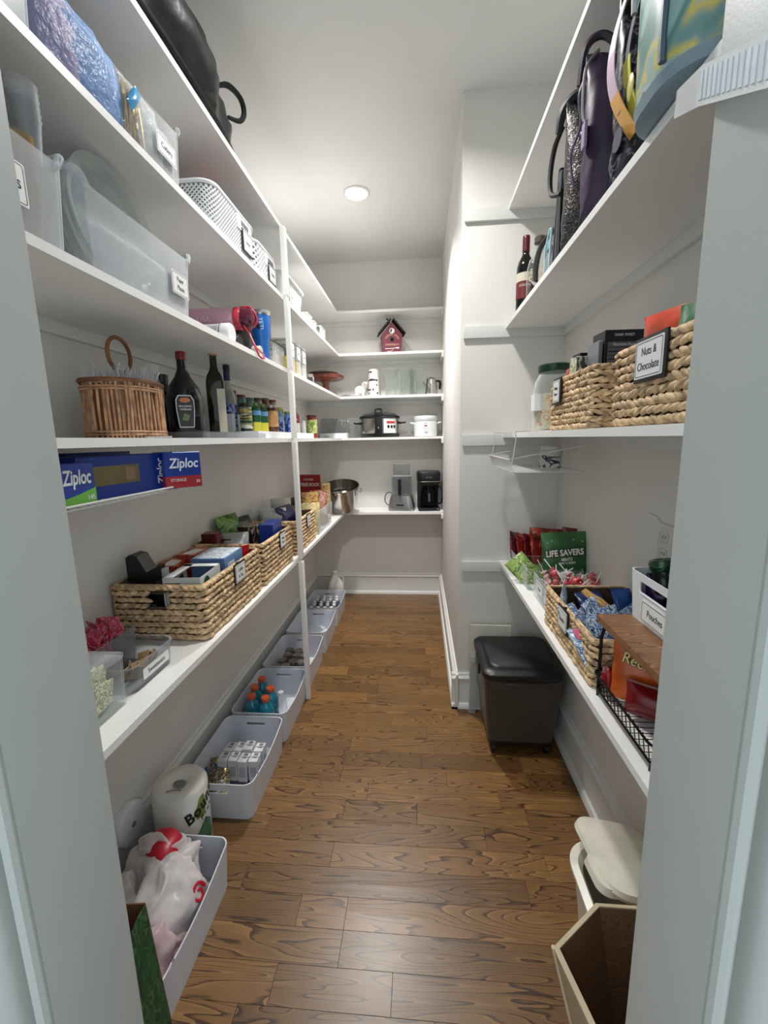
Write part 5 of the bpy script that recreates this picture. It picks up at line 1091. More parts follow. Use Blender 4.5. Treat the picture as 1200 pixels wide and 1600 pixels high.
m = MB(); m.box(-.19, -.03, .375, .012, .10, .055, .004); m.obj('lid_latch', BLACK, t)
m = MB(); m.loft([rr(.148, .148, .03, .05), rr(.152, .152, .03, .068)]); m.obj('caster_frame', BLACK, t)
for x in (-.125, .125):
    for y in (-.125, .125):
        m = MB(); m.lathe([(.022, -.012), (.025, -.009), (.025, .009), (.022, .012)], seg=20, M=Matrix.Translation((x, y, .025)) @ Matrix.Rotation(R(90), 4, 'Y')); m.box(x, y, .03, .036, .03, .025, .004); m.obj('caster', BLACK, t)
t = thing('paper_bag', 'folded white paper bags tucked upright behind the food bin', 'bag', (.375, 2.182-.012, .0), 0)
m = MB(); m.box(0, 0, .02, .22, .018, .485, .006); m.crumple(.006, 16, 2); m.obj('folded_paper', P('bag_paper', (206, 202, 190), .6, bd=.002, bs=30), t)
m = MB(); m.box(-.095, -.03, .0, .035, .02, .34, .005); m.crumple(.008, 22, 5); m.obj('crumpled_edge', FILM, t)
# ---- white swing-lid trash can
t = thing('trash_can', 'small off-white trash can with a flip lid by the right shelf', 'trash can', (.55, 1.01, 0), 0)
OW = P('offwhite_plastic', (226, 222, 206), .3)
m = MB(); m.loft([rr(.082, .105, .06, 0, k=8), rr(.105, .13, .075, .24, k=8), rr(.112, .138, .08, .262, k=8), rr(.104, .13, .075, .262, k=8), rr(.078, .1, .06, .01, k=8)]); m.obj('can_body', OW, t)
m = MB(); m.loft([rr(.108, .134, .08, .25, k=8), rr(.118, .144, .085, .256, k=8), rr(.119, .146, .085, .27, k=8), rr(.10, .125, .075, .276, k=8), rr(.09, .11, .07, .26, k=8)], False, False); m.obj('rim_ring', OW, t)
m = MB()
M_ = Matrix.Translation((.01, .03, .325)) @ Matrix.Rotation(R(10), 4, 'Y') @ Matrix.Rotation(R(-8), 4, 'X')
m.loft([rr(.10, .13, .05, 0, k=6), rr(.105, .135, .055, .01, k=6), rr(.10, .13, .05, .022, k=6), rr(.07, .1, .045, .03, k=6)], M=M_); m.obj('lid', OW, t)
m = MB(); m.loft([rr(.035, .06, .03, 0, k=6), rr(.032, .055, .028, .018, k=6)], M=M_ @ Matrix.Translation((-.085, -.06, -.004))); m.obj('lid_tab', OW, t)
m = MB(); m.box(.01, .04, .262, .06, .05, .065, .008); m.obj('hinge_post', OW, t)
# ---- hexagonal open wood box at the front right
t = thing('hexagon_wood_box', 'open hexagonal dark wood box with pale rim, at the front right', 'box', (.545, .695, 0), 0)
WDK = WOOD('hex_inside', ((120, 92, 68), (94, 70, 52), (138, 106, 78)), sx=5, sy=26, sz=26, rough=.5); WLT = WOOD('hex_outside', ((166, 140, 112), (142, 116, 90), (180, 154, 126)), sx=5, sy=26, sz=26, rough=.5, axis='z')
PALE = P('hex_rim', (196, 180, 150), .6)
HX = [(-.262, .075), (-.135, .172), (.13, .172), (.15, .1), (.15, -.12), (-.215, -.12)]
ht = .405
m = MB(); 
def off(pl, d): 
    c = Vector((sum(p[0] for p in pl)/6, sum(p[1] for p in pl)/6)); return [tuple(c+(Vector(p)-c)*(1-d)) for p in pl]
IN = off(HX, .055)
def lo(p): return tuple(Vector((.02, 0))+(Vector(p)-Vector((.02, 0)))*.66)

for i in range(6):
    j = (i+1) % 6; m = MB()
    m.loft([[(*q(HX[i]), z), (*q(HX[j]), z), (*q(IN[j]), z), (*q(IN[i]), z)] for z, q in ((0, lo), (ht-.004, tuple))]); m.obj('side_board', WLT, t, smooth=0)
    m = MB(); m.loft([[(*HX[i], z), (*HX[j], z), (*IN[j], z), (*IN[i], z)] for z in (ht-.004, ht)]); m.obj('rim_edge', PALE, t, smooth=0)
    m = MB(); I2 = off(HX, .06); m.loft([[(*q(IN[i]), z), (*q(IN[j]), z), (*q(I2[j]), z), (*q(I2[i]), z)] for z, q in ((.012, lo), (ht-.004, tuple))]); m.obj('inner_veneer', WDK, t, smooth=0)
m = MB(); m.tube([(*lo(HX[0]), 0), (*HX[0], ht)], .005, 6); m.obj('corner_edge', PALE, t); m = MB(); m.prism([lo(p) for p in IN], .004, .012); m.obj('bottom_board', WDK, t, smooth=0)
# ================================================================ RIGHT, lowest shelf (top at .855)
ZR1, ZR2, ZR3, ZR4 = .855, 1.515, 2.03, 2.545
# divided clear bin of mints and candy
t = thing('acrylic_bin', 'clear divided acrylic bin of candy packs at the far end of the right shelf', 'bin', (.565, 1.955, ZR1))
tub(.115, .205, .09, .003, .008, .98).obj('tub', GLASS, t)
m = MB(); m.box(0, .02, .003, .222, .003, .085); m.obj('divider', GLASS, t)
def candy(name, label, w_, h_, d_, mat, loc, rot, seed, group=None): return pack(name, label, 'candy pack', w_, h_, d_, mat, loc, rot, seed, group, crimp=.008)
RC = [PRINT('candy_red', ((150, 36, 30), (168, 46, 36), (110, 24, 26), (196, 90, 70)), 22, rough=.25), PRINT('candy_plum', ((54, 28, 50), (70, 36, 62), (120, 50, 60), (40, 22, 40)), 22, rough=.25), PRINT('candy_darkred', ((112, 24, 28), (90, 18, 24), (140, 40, 36)), 22, rough=.25)]
for i, (x, y, a, c, w_, lb_) in enumerate(((.485, 2.10, -14, 1, .07, 'dark plum candy pack leaning at the far left of the clear divided bin'), (.515, 2.07, -16, 0, .07, 'red candy pack leaning just right of the plum one'), (.545, 2.05, -16, 2, .07, 'dark red candy pack in the middle of the leaning row'), (.575, 2.03, -18, 0, .07, 'red candy pack, right end of the leaning row'), (.63, 2.08, -8, 2, .11, 'wide dark red candy bag at the back of the clear divided bin'))):
    candy('candy_pack', lb_, w_+.05, .165, .025, RC[c], (x, y, ZR1+.008), (a, 18, 50 if i < 4 else 5), 70+i)
candy('candy_pack', 'orange and red candy bag lying across the top of the far packs', .16, .06, .05, PRINT('candy_orange', ((170, 60, 40), (150, 40, 34), (90, 60, 40), (196, 100, 50)), 26), (.615, 2.10, ZR1+.135), (0, 5, 0), 76)
LG = PRINT('candy_lime', ((140, 170, 84), (160, 188, 104), (96, 126, 62), (196, 208, 150)), 24, rough=.3)
candy('candy_pack', 'lime green candy box tilted in the near corner of the clear bin', .10, .14, .03, LG, (.505, 1.835, ZR1+.008), (-30, -38, 12), 77)
candy('candy_pack', 'dull green candy pack lying flat below the tilted lime one', .12, .10, .03, PRINT('candy_moss', ((88, 110, 72), (74, 96, 62), (110, 130, 88)), 24), (.54, 1.85, ZR1+.008), (-60, 0, 12), 78)
# mint bag with lettering
t = thing('mint_bag', 'large green mint candy bag with white lettering standing in the clear bin', 'candy bag', (.622, 1.79, ZR1+.005), rot=(R(-7), R(-3), R(-3)))
GB = P('mint_green', (50, 98, 56), .3, var=.35, vs=9, bd=.002, bs=26)
o = pouch(.19, .235, .045, 81, .014).obj('bag_film', GB, t)
def bagtext(s_, size, z, y=-.034, x=0, mat=None, bold=.02, shear=0, out=None, rz=3, sx=.8):
    rt_ = (Matrix.Rotation(R(90), 4, 'X') @ Matrix.Rotation(R(rz), 4, 'Z')).to_euler()
    if out: text(s_, size, out, t, (x, y+.001, z), rt_, bold=.1, shear=shear, sx=sx, name='lettering_outline')
    text(s_, size, mat or CARD, t, (x, y, z), rt_, bold=bold, shear=shear, sx=sx)
bagtext('LIFE SAVERS', .036, .150, out=INK, x=-.008, sx=.80, bold=.03); bagtext('MINTS', .019, .122); bagtext('WINT O GREEN', .012, .107)
m = MB(); m.lathe([(.005, 0), (.028, .0), (.032, .004), (.028, .008), (.005, .008)], seg=28, ey=.6, M=Matrix.Translation((.0, -.030, .055)) @ Matrix.Rotation(R(70), 4, 'X')); m.lathe([(.005, 0), (.022, .0), (.026, .004), (.022, .008), (.005, .008)], seg=28, ey=.6, M=Matrix.Translation((.05, -.027, .045)) @ Matrix.Rotation(R(70), 4, 'X'))
m.obj('printed_mints', P('mint_white', (214, 220, 214), .4), t)
m = MB()
for i in range(9): a = i*2.4; m.ball(-.07+.0175*i, -.012, .19+.013*math.sin(a), .004, .0015, .004, 1)
m.obj('sparkle_print', P('mint_sparkle', (140, 190, 130), .3), t)
t = thing('candy_bag', 'dark red candy bag with a round emblem, right behind the mint bag', 'candy bag', (.665, 1.90, ZR1+.01), rot=(R(-5), R(8), R(-10)))
pouch(.12, .225, .05, 83, .014).obj('bag_film', P('maroon_foil', (134, 22, 34), .25, var=.25, vs=9, bd=.002, bs=26), t)
m = MB(); m.lathe([(.028, 0), (.028, .002)], seg=24, M=Matrix.Translation((-.01, -.026, .135)) @ Matrix.Rotation(R(90), 4, 'X')); m.obj('round_emblem', P('emblem_pale', (180, 140, 130), .4), t)
text('B', .04, INK, t, (-.01, -.029, .135), FNY, bold=.05)
# clear bin of wrapped lollipops
t = thing('acrylic_bin', 'clear acrylic bin of pink wrapped lollipops behind the right woven basket', 'bin', (.585, 1.60, ZR1))
tub(.125, .105, .10, .003, .008, .98).obj('tub', GLASS, t); card(t, (-.1265, .0, .06), FNX, .09, .05, ['Pops'], .018)
LP_ = [P('pop_pink', (214, 110, 114), .3, var=.2, vs=40), P('pop_red', (190, 60, 66), .3), P('pop_pale', (230, 190, 190), .3)]
tm = {}
for i in range(40):
    k_ = i % 3
    if k_ not in tm:
        t = thing('lollipop', '', 'lollipop', (0, 0, 0), 0, 'wrapped lollipops'); m = MB(); m.ball(0, 0, 0, .014, .014, .012, 2); m.crumple(.002, 60, i); m.obj('wrapped_candy', LP_[k_], t)
        m = MB(); m.tube([(0, 0, .01), (0, 0, .075)], .0018, 5); m.obj('stick', CARD, t)
        m = MB(); m.lathe([(.003, .011), (.012, .022)], seg=9, c0=False, c1=False); m.obj('wrapper_frill', LP_[k_], t); tm[k_] = t; o = t
    else: o = dup(tm[k_])
    o['label'] = ('pink', 'red', 'pale pink')[k_]+' wrapped lollipop in the clear bin behind the basket'
    o.location = (.585+rd.uniform(-.10, .10), 1.60+rd.uniform(-.08, .08), ZR1+rd.uniform(.03, .112)); o.rotation_euler = (rd.uniform(.4, 1.4), rd.uniform(-.8, .8), rd.uniform(0, 6))
# woven basket
woven_basket('low woven basket of blue snack packs on the right shelf', 'woven baskets on the right', .275, .42, .13, (.572, 1.245, ZR1), rows=7, seed=8, card_side=-1, card_lines=('Snacks',), card_size=.02, card_pos=.0, cw=.075, ch=.06)
SKY = PRINT('snack_blue', ((126, 160, 200), (150, 180, 214), (236, 238, 240), (110, 146, 190), (40, 50, 80), (140, 170, 206)), 46, rough=.22)
for i in range(13):
    x = .49+(i % 5)*.042+rd.uniform(-.008, .008); y = 1.10+(i//5)*.075+(i % 5)*.018+rd.uniform(-.01, .01)
    pack('snack_pack', 'light blue crinkled snack pack '+('at the near end', 'in the middle', 'toward the far end')[i//5]+' of the low basket', 'snack pack', .085, .11, .03, SKY, (x, y, ZR1+.035), (rd.uniform(-40, -10), rd.uniform(-15, 15), rd.uniform(20, 70)), 90+i, 'blue snack packs')
pack('snack_pack', 'pale blue snack pack standing at the wall of the low basket by its label', 'snack pack', .08, .12, .02, PRINT('snack_pale', ((190, 206, 222), (220, 228, 236), (150, 170, 196)), 40), (.475, 1.36, ZR1+.05), (-5, 0, 70), 104)
pack('snack_pack', 'navy snack pack lying behind the light blue ones', 'snack pack', .1, .1, .03, P('snack_navy', (34, 50, 96), .25, bd=.002, bs=30), (.585, 1.36, ZR1+.05), (-50, 0, 10), 105)
pack('snack_pack', 'tan and yellow bar wrapper near the wall side of the low basket', 'snack bar', .05, .15, .025, PRINT('bar_tan', ((160, 124, 82), (190, 150, 90), (214, 176, 70)), 30), (.64, 1.31, ZR1+.06), (-60, 0, 50), 106)
pack('snack_pack', 'bright blue packet at the far right of the low basket', 'snack pack', .07, .1, .03, P('snack_royal', (30, 80, 160), .25), (.675, 1.36, ZR1+.05), (-30, 0, 10), 107)
t = thing('pink_lettered_pack', 'pack with pink band and white capitals under the wooden riser', 'snack pack', (.478, 1.075, ZR1+.045), rot=(R(-55), 0, R(15)))
pouch(.1, .11, .03, 108).obj('pack_film', SKY, t); m = MB(); m.box(0, -.017, .07, .088, .002, .03, .001); m.obj('pink_band', P('band_pink', (220, 110, 140), .3), t); text('CLIF', .024, CARD, t, (0, -.0186, .085), FNY, bold=.03)
# ---- wooden riser with black frame
t = thing('wood_riser', 'acacia wood shelf riser on black metal legs, near the right jamb', 'shelf riser', (.545, .885, ZR1), 0)
ACA = WOOD('acacia', ((128, 88, 58), (92, 60, 40), (166, 122, 82)), sx=2.5, sy=14, sz=14, rough=.4, coat=.1)
m = MB(); m.box(0, 0, .187, .215, .30, .018, .003); m.obj('wood_board', ACA, t)
BM = P('black_metal', (18, 18, 19), .4, .5)
for sx in (-1, 1):
    for sy in (-1, 1): m = MB(); m.tube([(sx*.095, sy*.125, .187), (sx*.098, sy*.135, .15), (sx*.098, sy*.135, .0)], .004, 8); m.obj('leg', BM, t)
    m = MB(); m.tube([(sx*.095, -.125, .186), (sx*.095, .125, .186)], .004, 6); m.obj('top_rail', BM, t)
t = thing('wire_tray', 'black metal tray under the wooden riser holding candy bags', 'tray', (.545, .885, ZR1), 0)
for z in (.018, .06): m = MB(); m.tube([(x, y, z) for x, y, _ in rr(.105+(z-.018)*.15, .14, .02)], .003, 6, True); m.obj('rail', BM, t)
m = MB()
for i in range(15): y = -.13+i*.0186; m.tube([(-.106, y, .06), (-.1, y, .018), (-.1, y, .016), (.1, y, .016), (.106, y, .06)], .0012, 4)
stuff(m.obj('grid_wires', BM, t))
for sx in (-1, 1):
    for sy in (-1, 1): m = MB(); m.tube([(sx*.1, sy*.12, .018), (sx*.104, sy*.124, .0)], .003, 6); m.obj('foot', BM, t)
t = thing('candy_bag', 'orange candy bag with outlined yellow lettering, standing under the riser', 'candy bag', (.512, .945, ZR1+.02), rot=(R(-6), R(0), R(-30)))
pouch(.13, .16, .045, 110, .012).obj('bag_film', P('orange_foil', (204, 92, 32), .25, var=.3, vs=10, bd=.002, bs=28), t)
text("Reese's", .036, INK, t, (0, -.0285, .105), (R(90), R(12), 0), bold=.05, sx=.8, name='lettering_outline'); text("Reese's", .036, P('letter_yellow', (226, 206, 120), .4), t, (0, -.0300, .105), (R(90), R(12), 0), bold=.01, sx=.8)
pack('candy_bag', 'deep red candy bag in front of the orange one under the riser', 'candy bag', .13, .075, .05, P('deepred_foil', (128, 14, 20), .25, var=.3, vs=10, bd=.002, bs=28), (.515, .885, ZR1+.018), (-12, 0, -38), 111)
pack('candy_bag', 'dark wine-coloured bag by the wall side under the riser', 'candy bag', .14, .15, .06, P('wine_foil', (84, 12, 22), .25, var=.3, vs=10), (.60, .87, ZR1+.022), (0, 0, -50), 112)
pack('candy_bag', 'red and orange bag nearest the jamb under the riser', 'candy bag', .12, .09, .05, PRINT('redorange_foil', ((170, 40, 26), (200, 90, 40), (120, 20, 20), (220, 150, 90)), 20, rough=.25), (.54, .80, ZR1+.022), (-8, 0, -30), 113)
pack('candy_bag', 'silver and red foil bag at the back under the riser', 'candy bag', .12, .15, .04, PRINT('silverred_foil', ((150, 150, 152), (140, 30, 34), (110, 18, 24), (180, 178, 176)), 20, metal=.3), (.61, .97, ZR1+.022), (0, 0, -30), 114)
t = thing('candy_bottle', 'small clear-topped red packet poking through the wire tray', 'packet', (.458, 1.0, ZR1+.022)); m = MB(); m.ball(0, 0, .03, .012, .02, .03, 2); m.obj('packet_film', P('deepred_foil', ()), t); m = MB(); m.ball(-.004, 0, .05, .008, .012, .012, 1); m.obj('clear_top', GLASS, t)
# ---- white bin of pouches on the riser
t = thing('pouch_bin', 'white plastic bin with an oval slot and label reading Pouches, on the wooden riser', 'bin', (.600, .925, ZR1+.2055), 0)
o = tub(.088, .118, .118, .003, .015, .93, k=4).obj('tub', WHITE, t)
cut(o, [(-.085, 0, .074, .03, .135, .026)])
m = MB(); m.tube([(-.0855, y, z) for y, z in ((-.062, .072), (.062, .072), (.068, .078), (.068, .096), (.062, .102), (-.062, .102), (-.068, .096), (-.068, .078))], .002, 6, True); m.obj('slot_lip', WHITE, t)
card(t, (-.0862, -.004, .036), FNX, .115, .05, ['Pouches'], .022)
t0 = None
for i, (x, y, z) in enumerate(((.572, 1.008, .145), (.60, .965, .158), (.578, .935, .142))):
    if t0 is None:
        t0 = thing('lidded_jar', '', 'jar', (0, 0, 0)); m = MB(); m.lathe([(.022, -.06), (.026, -.05), (.026, -.005)], seg=20); m.obj('jar_body', P('jar_shadow', (34, 40, 36), .2), t0)
        m = MB(); m.lathe([(.026, -.006), (.030, 0), (.031, .014), (.027, .022), (.022, .023), (.02, .017), (.001, .016)], seg=28); m.obj('green_lid', P('gloss_green', (20, 66, 40), .1, coat=.5), t0); o = t0
    else: o = dup(t0)
    o.location = (x, y, ZR1+.2055+z-.02); o.rotation_euler = (R(-14), R(-6), 0); o['label'] = 'glossy dark green lidded jar in the white bin, '+('farthest from the door', 'against the right wall', 'nearest the jamb')[i]
for i, (x, y, c) in enumerate(((.565, .985, 0), (.60, .95, 0), (.57, .905, 1), (.62, .87, 0), (.56, .86, 1))):
    pack('pouch', 'deep purple foil pouch in the white riser bin, '+('farthest from the door', 'second from the far end', 'in the middle by the slot', 'near the wall', 'nearest the jamb')[i], 'pouch', .08, .105, .025, P(('violet_foil', 'plum_foil')[c], ((48, 22, 70), (30, 18, 44))[c], .2, .2, bd=.002, bs=26), (x, y, ZR1+.213), (-20, 0, -30), 120+i)
# ---- wall outlet
t = thing('wall_outlet', 'pale duplex outlet on the right wall above the riser', 'outlet', (XR-.0005, 1.232, 1.13), 0)
m = MB(); m.box(-.003, 0, 0, .006, .072, .115, .002); m.obj('cover_plate', P('plate_white', (216, 212, 206), .4), t)
for z in (.03, .078):
    m = MB(); m.box(-.0065, 0, z-.014, .002, .034, .028, .004); f_ = m.obj('receptacle', P('plate_white', ()), t)
    for y in (-.006, .006): m = MB(); m.box(-.0078, y, z-.003, .001, .002, .008); m.obj('slot', INK, f_)
m = MB(); m.tube([(0, .01, .10), (-.0, .05, .128), (-.0, .10, .131)], .002, 5, M=Matrix.Translation((-.004, 0, 0))); m.obj('thin_cord', P('plate_white', ()), t)
# ================================================================ RIGHT, second shelf
wire_basket('white wire basket hooked under the right shelf at its far end', .36, .62, 1.66, 2.12, 1.495, 1.362, -1, .05)
jar('storage_jar', 'small white jar with dark print inside the right wire basket', 'jar', (.535, 1.80, 1.364), .042, .095, P('lab_white2', (200, 198, 194), .4), P('lid_white2', (206, 204, 200), .3), PRINT('jar_print', ((196, 194, 192), (206, 204, 200), (50, 44, 70), (190, 188, 184)), 16, sc=(1, 1, .7)), (.08, .6))
t = thing('snack_jar', 'big clear jar with a dark green lid beyond the right baskets', 'jar', (.545, 1.83, ZR2), 0)
m = MB(); m.lathe([(.07, 0), (.078, .008), (.079, .165), (.072, .2), (.055, .232), (.052, .24), (.050, .24), (.07, .2), (.0765, .165), (.0755, .01), (.001, .006)], seg=40, c1=False); m.obj('jar_glass', GLASS, t)
m = MB(); m.lathe([(.060, .236), (.063, .24), (.063, .262), (.058, .266)], seg=40); m.obj('lid', P('lid_darkgreen', (14, 58, 42), .35), t)
m = MB(); m.loft([[(x, y, .085) for x, y, _ in rr(.018, .026, .003)], [(x, y, .15) for x, y, _ in rr(.0181, .026, .003)]], M=Matrix.Translation((-.068, -.02, 0))); m.obj('label_card', CARD, t)
m = MB(); m.lathe([(.07, .01), (.072, .12), (.068, .15)], seg=24); m.crumple(.004, 30, 4); m.obj('sugar_packets', PRINT('pastel_pk', ((206, 200, 170), (214, 208, 192), (214, 150, 120), (196, 196, 130), (222, 220, 214)), 22), t)
woven_basket('woven basket with framed label, farther one on the second right shelf', 'woven baskets on the right', .25, .36, .155, (.553, 1.295, ZR2), rows=10, seed=9, card_side=-1, card_lines=('Baking', 'Boxes'), card_size=.014, card_pos=.09, cw=.06, ch=.065)
bz = ZR2+.006
boxthing('red_packet', 'orange red packet at the far end of the farther right basket', 'packet', .09, .05, .185, PRINT('red_packet', ((164, 66, 44), (180, 80, 54), (140, 50, 36)), 20), (.492, 1.452, bz), (0, 10, 5))
boxthing('lime_box', 'narrow lime and white box beside the orange red packet', 'box', .03, .05, .21, PRINT('lime_box', ((160, 176, 90), (206, 208, 190), (90, 80, 70)), 24, sc=(1, 1, .6)), (.482, 1.385, bz), (0, 0, 5))
t = thing('snack_box', 'dark box with pale capital letters in the farther right basket', 'box', (.535, 1.42, bz), 6); carton('box_body', .1, .05, .225, P('box_darkplum', (40, 26, 44), .35), t); text('MIX', .028, P('print_grey', ()), t, (.0, -.026, .185), FNY, bold=.02)
m = MB(); m.lathe([(.010, 0), (.010, .001)], seg=20, M=Matrix.Translation((-.02, -.0255, .215)) @ Matrix.Rotation(R(90), 4, 'X')); m.obj('round_print', P('print_plum', (100, 80, 110), .4), t)
t = thing('snack_box', 'tall black box with a nutrition panel facing the door', 'box', (.562, 1.315, bz), 3)
carton('box_body', .105, .075, .262, P('box_black', (32, 30, 34), .35), t)
m = MB(); m.box(0, -.038, .155, .088, .0006, .075); m.obj('nutrition_panel', P('panel_grey', (110, 104, 106), .4), t)
m = MB()
for i, z in enumerate((.163, .173, .183, .193, .203, .215)): m.box(0, -.0386, z, .082, .0006, .0015 if i % 2 else .003)
m.obj('panel_rules', INK, t); text('Nutrition Facts', .011, CARD, t, (0, -.0388, .223), FNY, sx=.9); text('DARK SWEET', .010, CARD, t, (0, -.0388, .248), FNY, sx=.9)
boxthing('silver_box', 'silver edged box squeezed left of the tall black box', 'box', .012, .07, .235, P('silver_card', (150, 150, 156), .3, .5), (.50, 1.31, bz), (0, 0, 3))
woven_basket('woven basket labelled Nuts & Chocolate, nearest the jamb on the second right shelf', 'woven baskets on the right', .25, .36, .16, (.553, .838, ZR2), rows=9, seed=10, card_side=-1, card_lines=('Nuts &', 'Chocolate'), card_size=.021, card_pos=.012, cw=.095, ch=.068)
pack('purple_bag', 'purple and tan snack bag at the far end of the Nuts basket', 'bag', .16, .235, .06, PRINT('purple_tan', ((60, 34, 62), (76, 44, 76), (140, 110, 60), (110, 84, 50)), 12, .3), (.60, .965, bz), (0, 0, -50), 131)
pack('orange_pouch', 'shiny red orange pouch behind the Nuts label', 'pouch', .13, .225, .05, P('redorange_film', (206, 72, 42), .22, var=.3, vs=12, bd=.003, bs=22), (.505, .945, bz), (0, 0, -72), 132)
pack('green_pouch', 'green topped pouch beside the red orange one', 'pouch', .12, .215, .06, P('kelly_green', (30, 110, 60), .3), (.51, .84, bz), (0, 0, -75), 133)
pack('gold_bag', 'golden yellow bag rising at the back of the Nuts basket', 'bag', .15, .28, .06, PRINT('gold_bag', ((176, 136, 40), (190, 152, 56), (200, 170, 110)), 8, .3), (.60, .87, bz), (0, 0, -60), 134)
# ================================================================ RIGHT, third shelf (top at 2.03)
t = bottle('wine_bottle', 'dark red wine bottle with burgundy foil at the far end of the third right shelf', 'bottle', (.465, 2.04, ZR3), [(.033, 0), (.0365, .005), (.0365, .19), (.03, .215), (.016, .24), (.0145, .25), (.0145, .305)], P('wine_glass_dark', (18, 20, 18), .08), (.306, .318), .0155, P('foil_burgundy', (94, 24, 34), .35), rz=0)
m = MB(); m.lathe([(.0155, .255), (.0155, .307)], seg=24, c0=False, c1=False); m.obj('neck_foil', P('foil_burgundy', ()), t)
for z0_, z1_, c, nm in ((.13, .165, P('label_cream', (206, 200, 180), .5), 'cream_label'), (.06, .128, P('label_maroon', (112, 34, 38), .5), 'maroon_label')): m = MB(); m.lathe([(.0372, z0_), (.0372, z1_)], seg=24, c0=False, c1=False); m.obj(nm, c, t)
a_ = math.atan2(-2.04, -.465)
text('DISEGNI', .014, P('label_cream', ()), t, (.0376*math.cos(a_), .0376*math.sin(a_), .112), (R(90), 0, a_+R(90)), cyl=.038)
t = thing('whiskey_bottle', 'broad clear bottle with embossed cream lettering, nearly empty', 'bottle', (.478, 1.865, ZR3), math.degrees(math.atan2(-1.865, -.478))+90)
WG = CLEAR('whiskey_glass', (246, 246, 244), .14, .05, (200, 200, 196))
m = MB(); m.loft([[(x*k_, y*k_, z) for x, y, _ in rr(.046, .034, .024, k=6)] for z, k_ in ((0, .95), (.006, 1), (.12, 1), (.155, .8), (.175, .42), (.185, .36), (.215, .35))]); m.obj('bottle_glass', WG, t)
m = MB(); m.loft([[(x*k_, y*k_, z) for x, y, _ in rr(.043, .031, .022, k=6)] for z, k_ in ((.005, .95), (.03, 1), (.055, 1))]); m.obj('whiskey', CLEAR('amber', (196, 120, 50), .35, .05, (110, 60, 24)), t)
m = MB(); m.lathe([(.015, .213), (.022, .217), (.022, .236), (.018, .24)], seg=20); m.obj('stopper', P('stopper_grey', (84, 78, 72), .3), t)
CRM = P('emboss_cream', (222, 212, 180), .4)
text('ELIJAH', .026, CRM, t, (0, -.0352, .105), FNY, bold=.03, sx=.85); text('CRAIG', .028, CRM, t, (0, -.0352, .078), FNY, bold=.03, sx=.9)
t = thing('glass_carafe', 'glass carafe with a dark curved handle and pale blue frame', 'carafe', (.50, 1.68, ZR3), 0)
m = MB(); m.lathe([(.04, 0), (.05, .01), (.052, .08), (.04, .12), (.03, .14), (.028, .14), (.038, .12), (.05, .08), (.048, .012), (.001, .01)], seg=32, c1=False); m.obj('carafe_glass', GLASSG, t)
m = MB(); m.tube([(-.055, .10, .03), (-.06, .08, .10), (-.05, .05, .155), (-.02, .0, .185), (.0, -.05, .195)], [.010, .011, .010, .009, .007], 8, sm=5); m.obj('handle', P('handle_smoke', (62, 62, 60), .2), t)
m = MB(); m.tube([(-.056, .11, .0), (-.058, .10, .045), (-.05, .06, .02)], [.016, .014, .016], 8); m.obj('handle_base', BLACK, t)
m = MB(); m.tube([(-.05, .0, .03), (-.05, .0, .12), (-.045, -.03, .175), (-.045, -.05, .17), (-.05, -.05, .03)], .004, 6, True); m.obj('pale_frame', P('pale_blue', (176, 206, 212), .3), t)
m = MB(); m.box(-.046, -.025, .11, .006, .045, .03, .003); m.obj('blue_panel', P('panel_sky', (110, 160, 178), .3), t)
for i, (y, h_, a, c, lb_) in enumerate(((1.60, .315, 6, BLACK, 'tall glossy black folder standing before the glitter bag'), (1.575, .30, 4, P('slate_grey', (70, 80, 86), .4), 'slate grey folder sandwiched between black ones'), (1.545, .27, -3, P('matte_black', (14, 14, 15), .6), 'matte black folder closest to the glitter bag'))):
    boxthing('folder', lb_, 'folder', .2, .016, h_, c, (.55, y, ZR3), (a, 0, 2), bev=.004)
# bags
def softbag(name, label, loc, w_, h_, d_, mat, seed, rot=(0, 0, 0), amp=.008):
    t = thing(name, label, 'bag', loc, rot=tuple(R(a) for a in rot)); pouch(w_, h_, d_, seed, .02, 16, 20, amp).obj('bag_body', mat, t, smooth=70); return t
GLT = PRINT('black_sequin', ((26, 25, 27), (58, 54, 54), (18, 17, 19), (112, 104, 98), (30, 28, 30)), 130, rough=.3, metal=.3, bd=.003)
t = softbag('sequin_bag', 'black sequinned lunch bag with a loop strap, farthest of the hanging bags', (.545, 1.425, ZR3), .24, .41, .13, GLT, 141)
WEB = P('black_strap', (20, 20, 21), .6)
m = MB(); m.tube([(.0, -.02, .40), (-.08, 0, .425), (-.12, .02, .40), (-.128, .04, .35)], [.010, .014, .013, .009], 6, sm=5); m.obj('carry_strap', WEB, t)
m = MB(); m.tube([(-.12, .03, .36), (-.125, .085, .34), (-.128, .11, .28), (-.125, .10, .22), (-.115, .04, .19)], [.007, .008, .008, .008, .007], 6, sm=5); m.obj('side_strap', WEB, t)
PUR = P('purple_cloth', (52, 30, 60), .5, var=.4, vs=9, bd=.004, bs=20)
t = softbag('purple_bag', 'dark purple bag with metal clips and lilac zip tag, between black bags', (.545, 1.265, ZR3), .25, .40, .13, PUR, 142)
m = MB(); m.box(-.128, -.02, .18, .008, .022, .06, .004); m.obj('lilac_tag', P('lilac_rubber', (150, 138, 170), .4), t)
m = MB(); m.tube([(-.115, .0, .37), (-.135, .01, .32), (-.125, .02, .26), (-.14, .04, .2), (-.125, .05, .13)], .004, 6, sm=5); m.obj('silver_cord', P('lilac_metal', (150, 140, 160), .25, .7), t)
m = MB(); m.tube([(-.10, -.01, .40), (-.13, -.015, .36), (-.135, -.02, .27), (-.13, -.02, .24)], .004, 6, sm=5); m.obj('zip_pull', SILV, t)
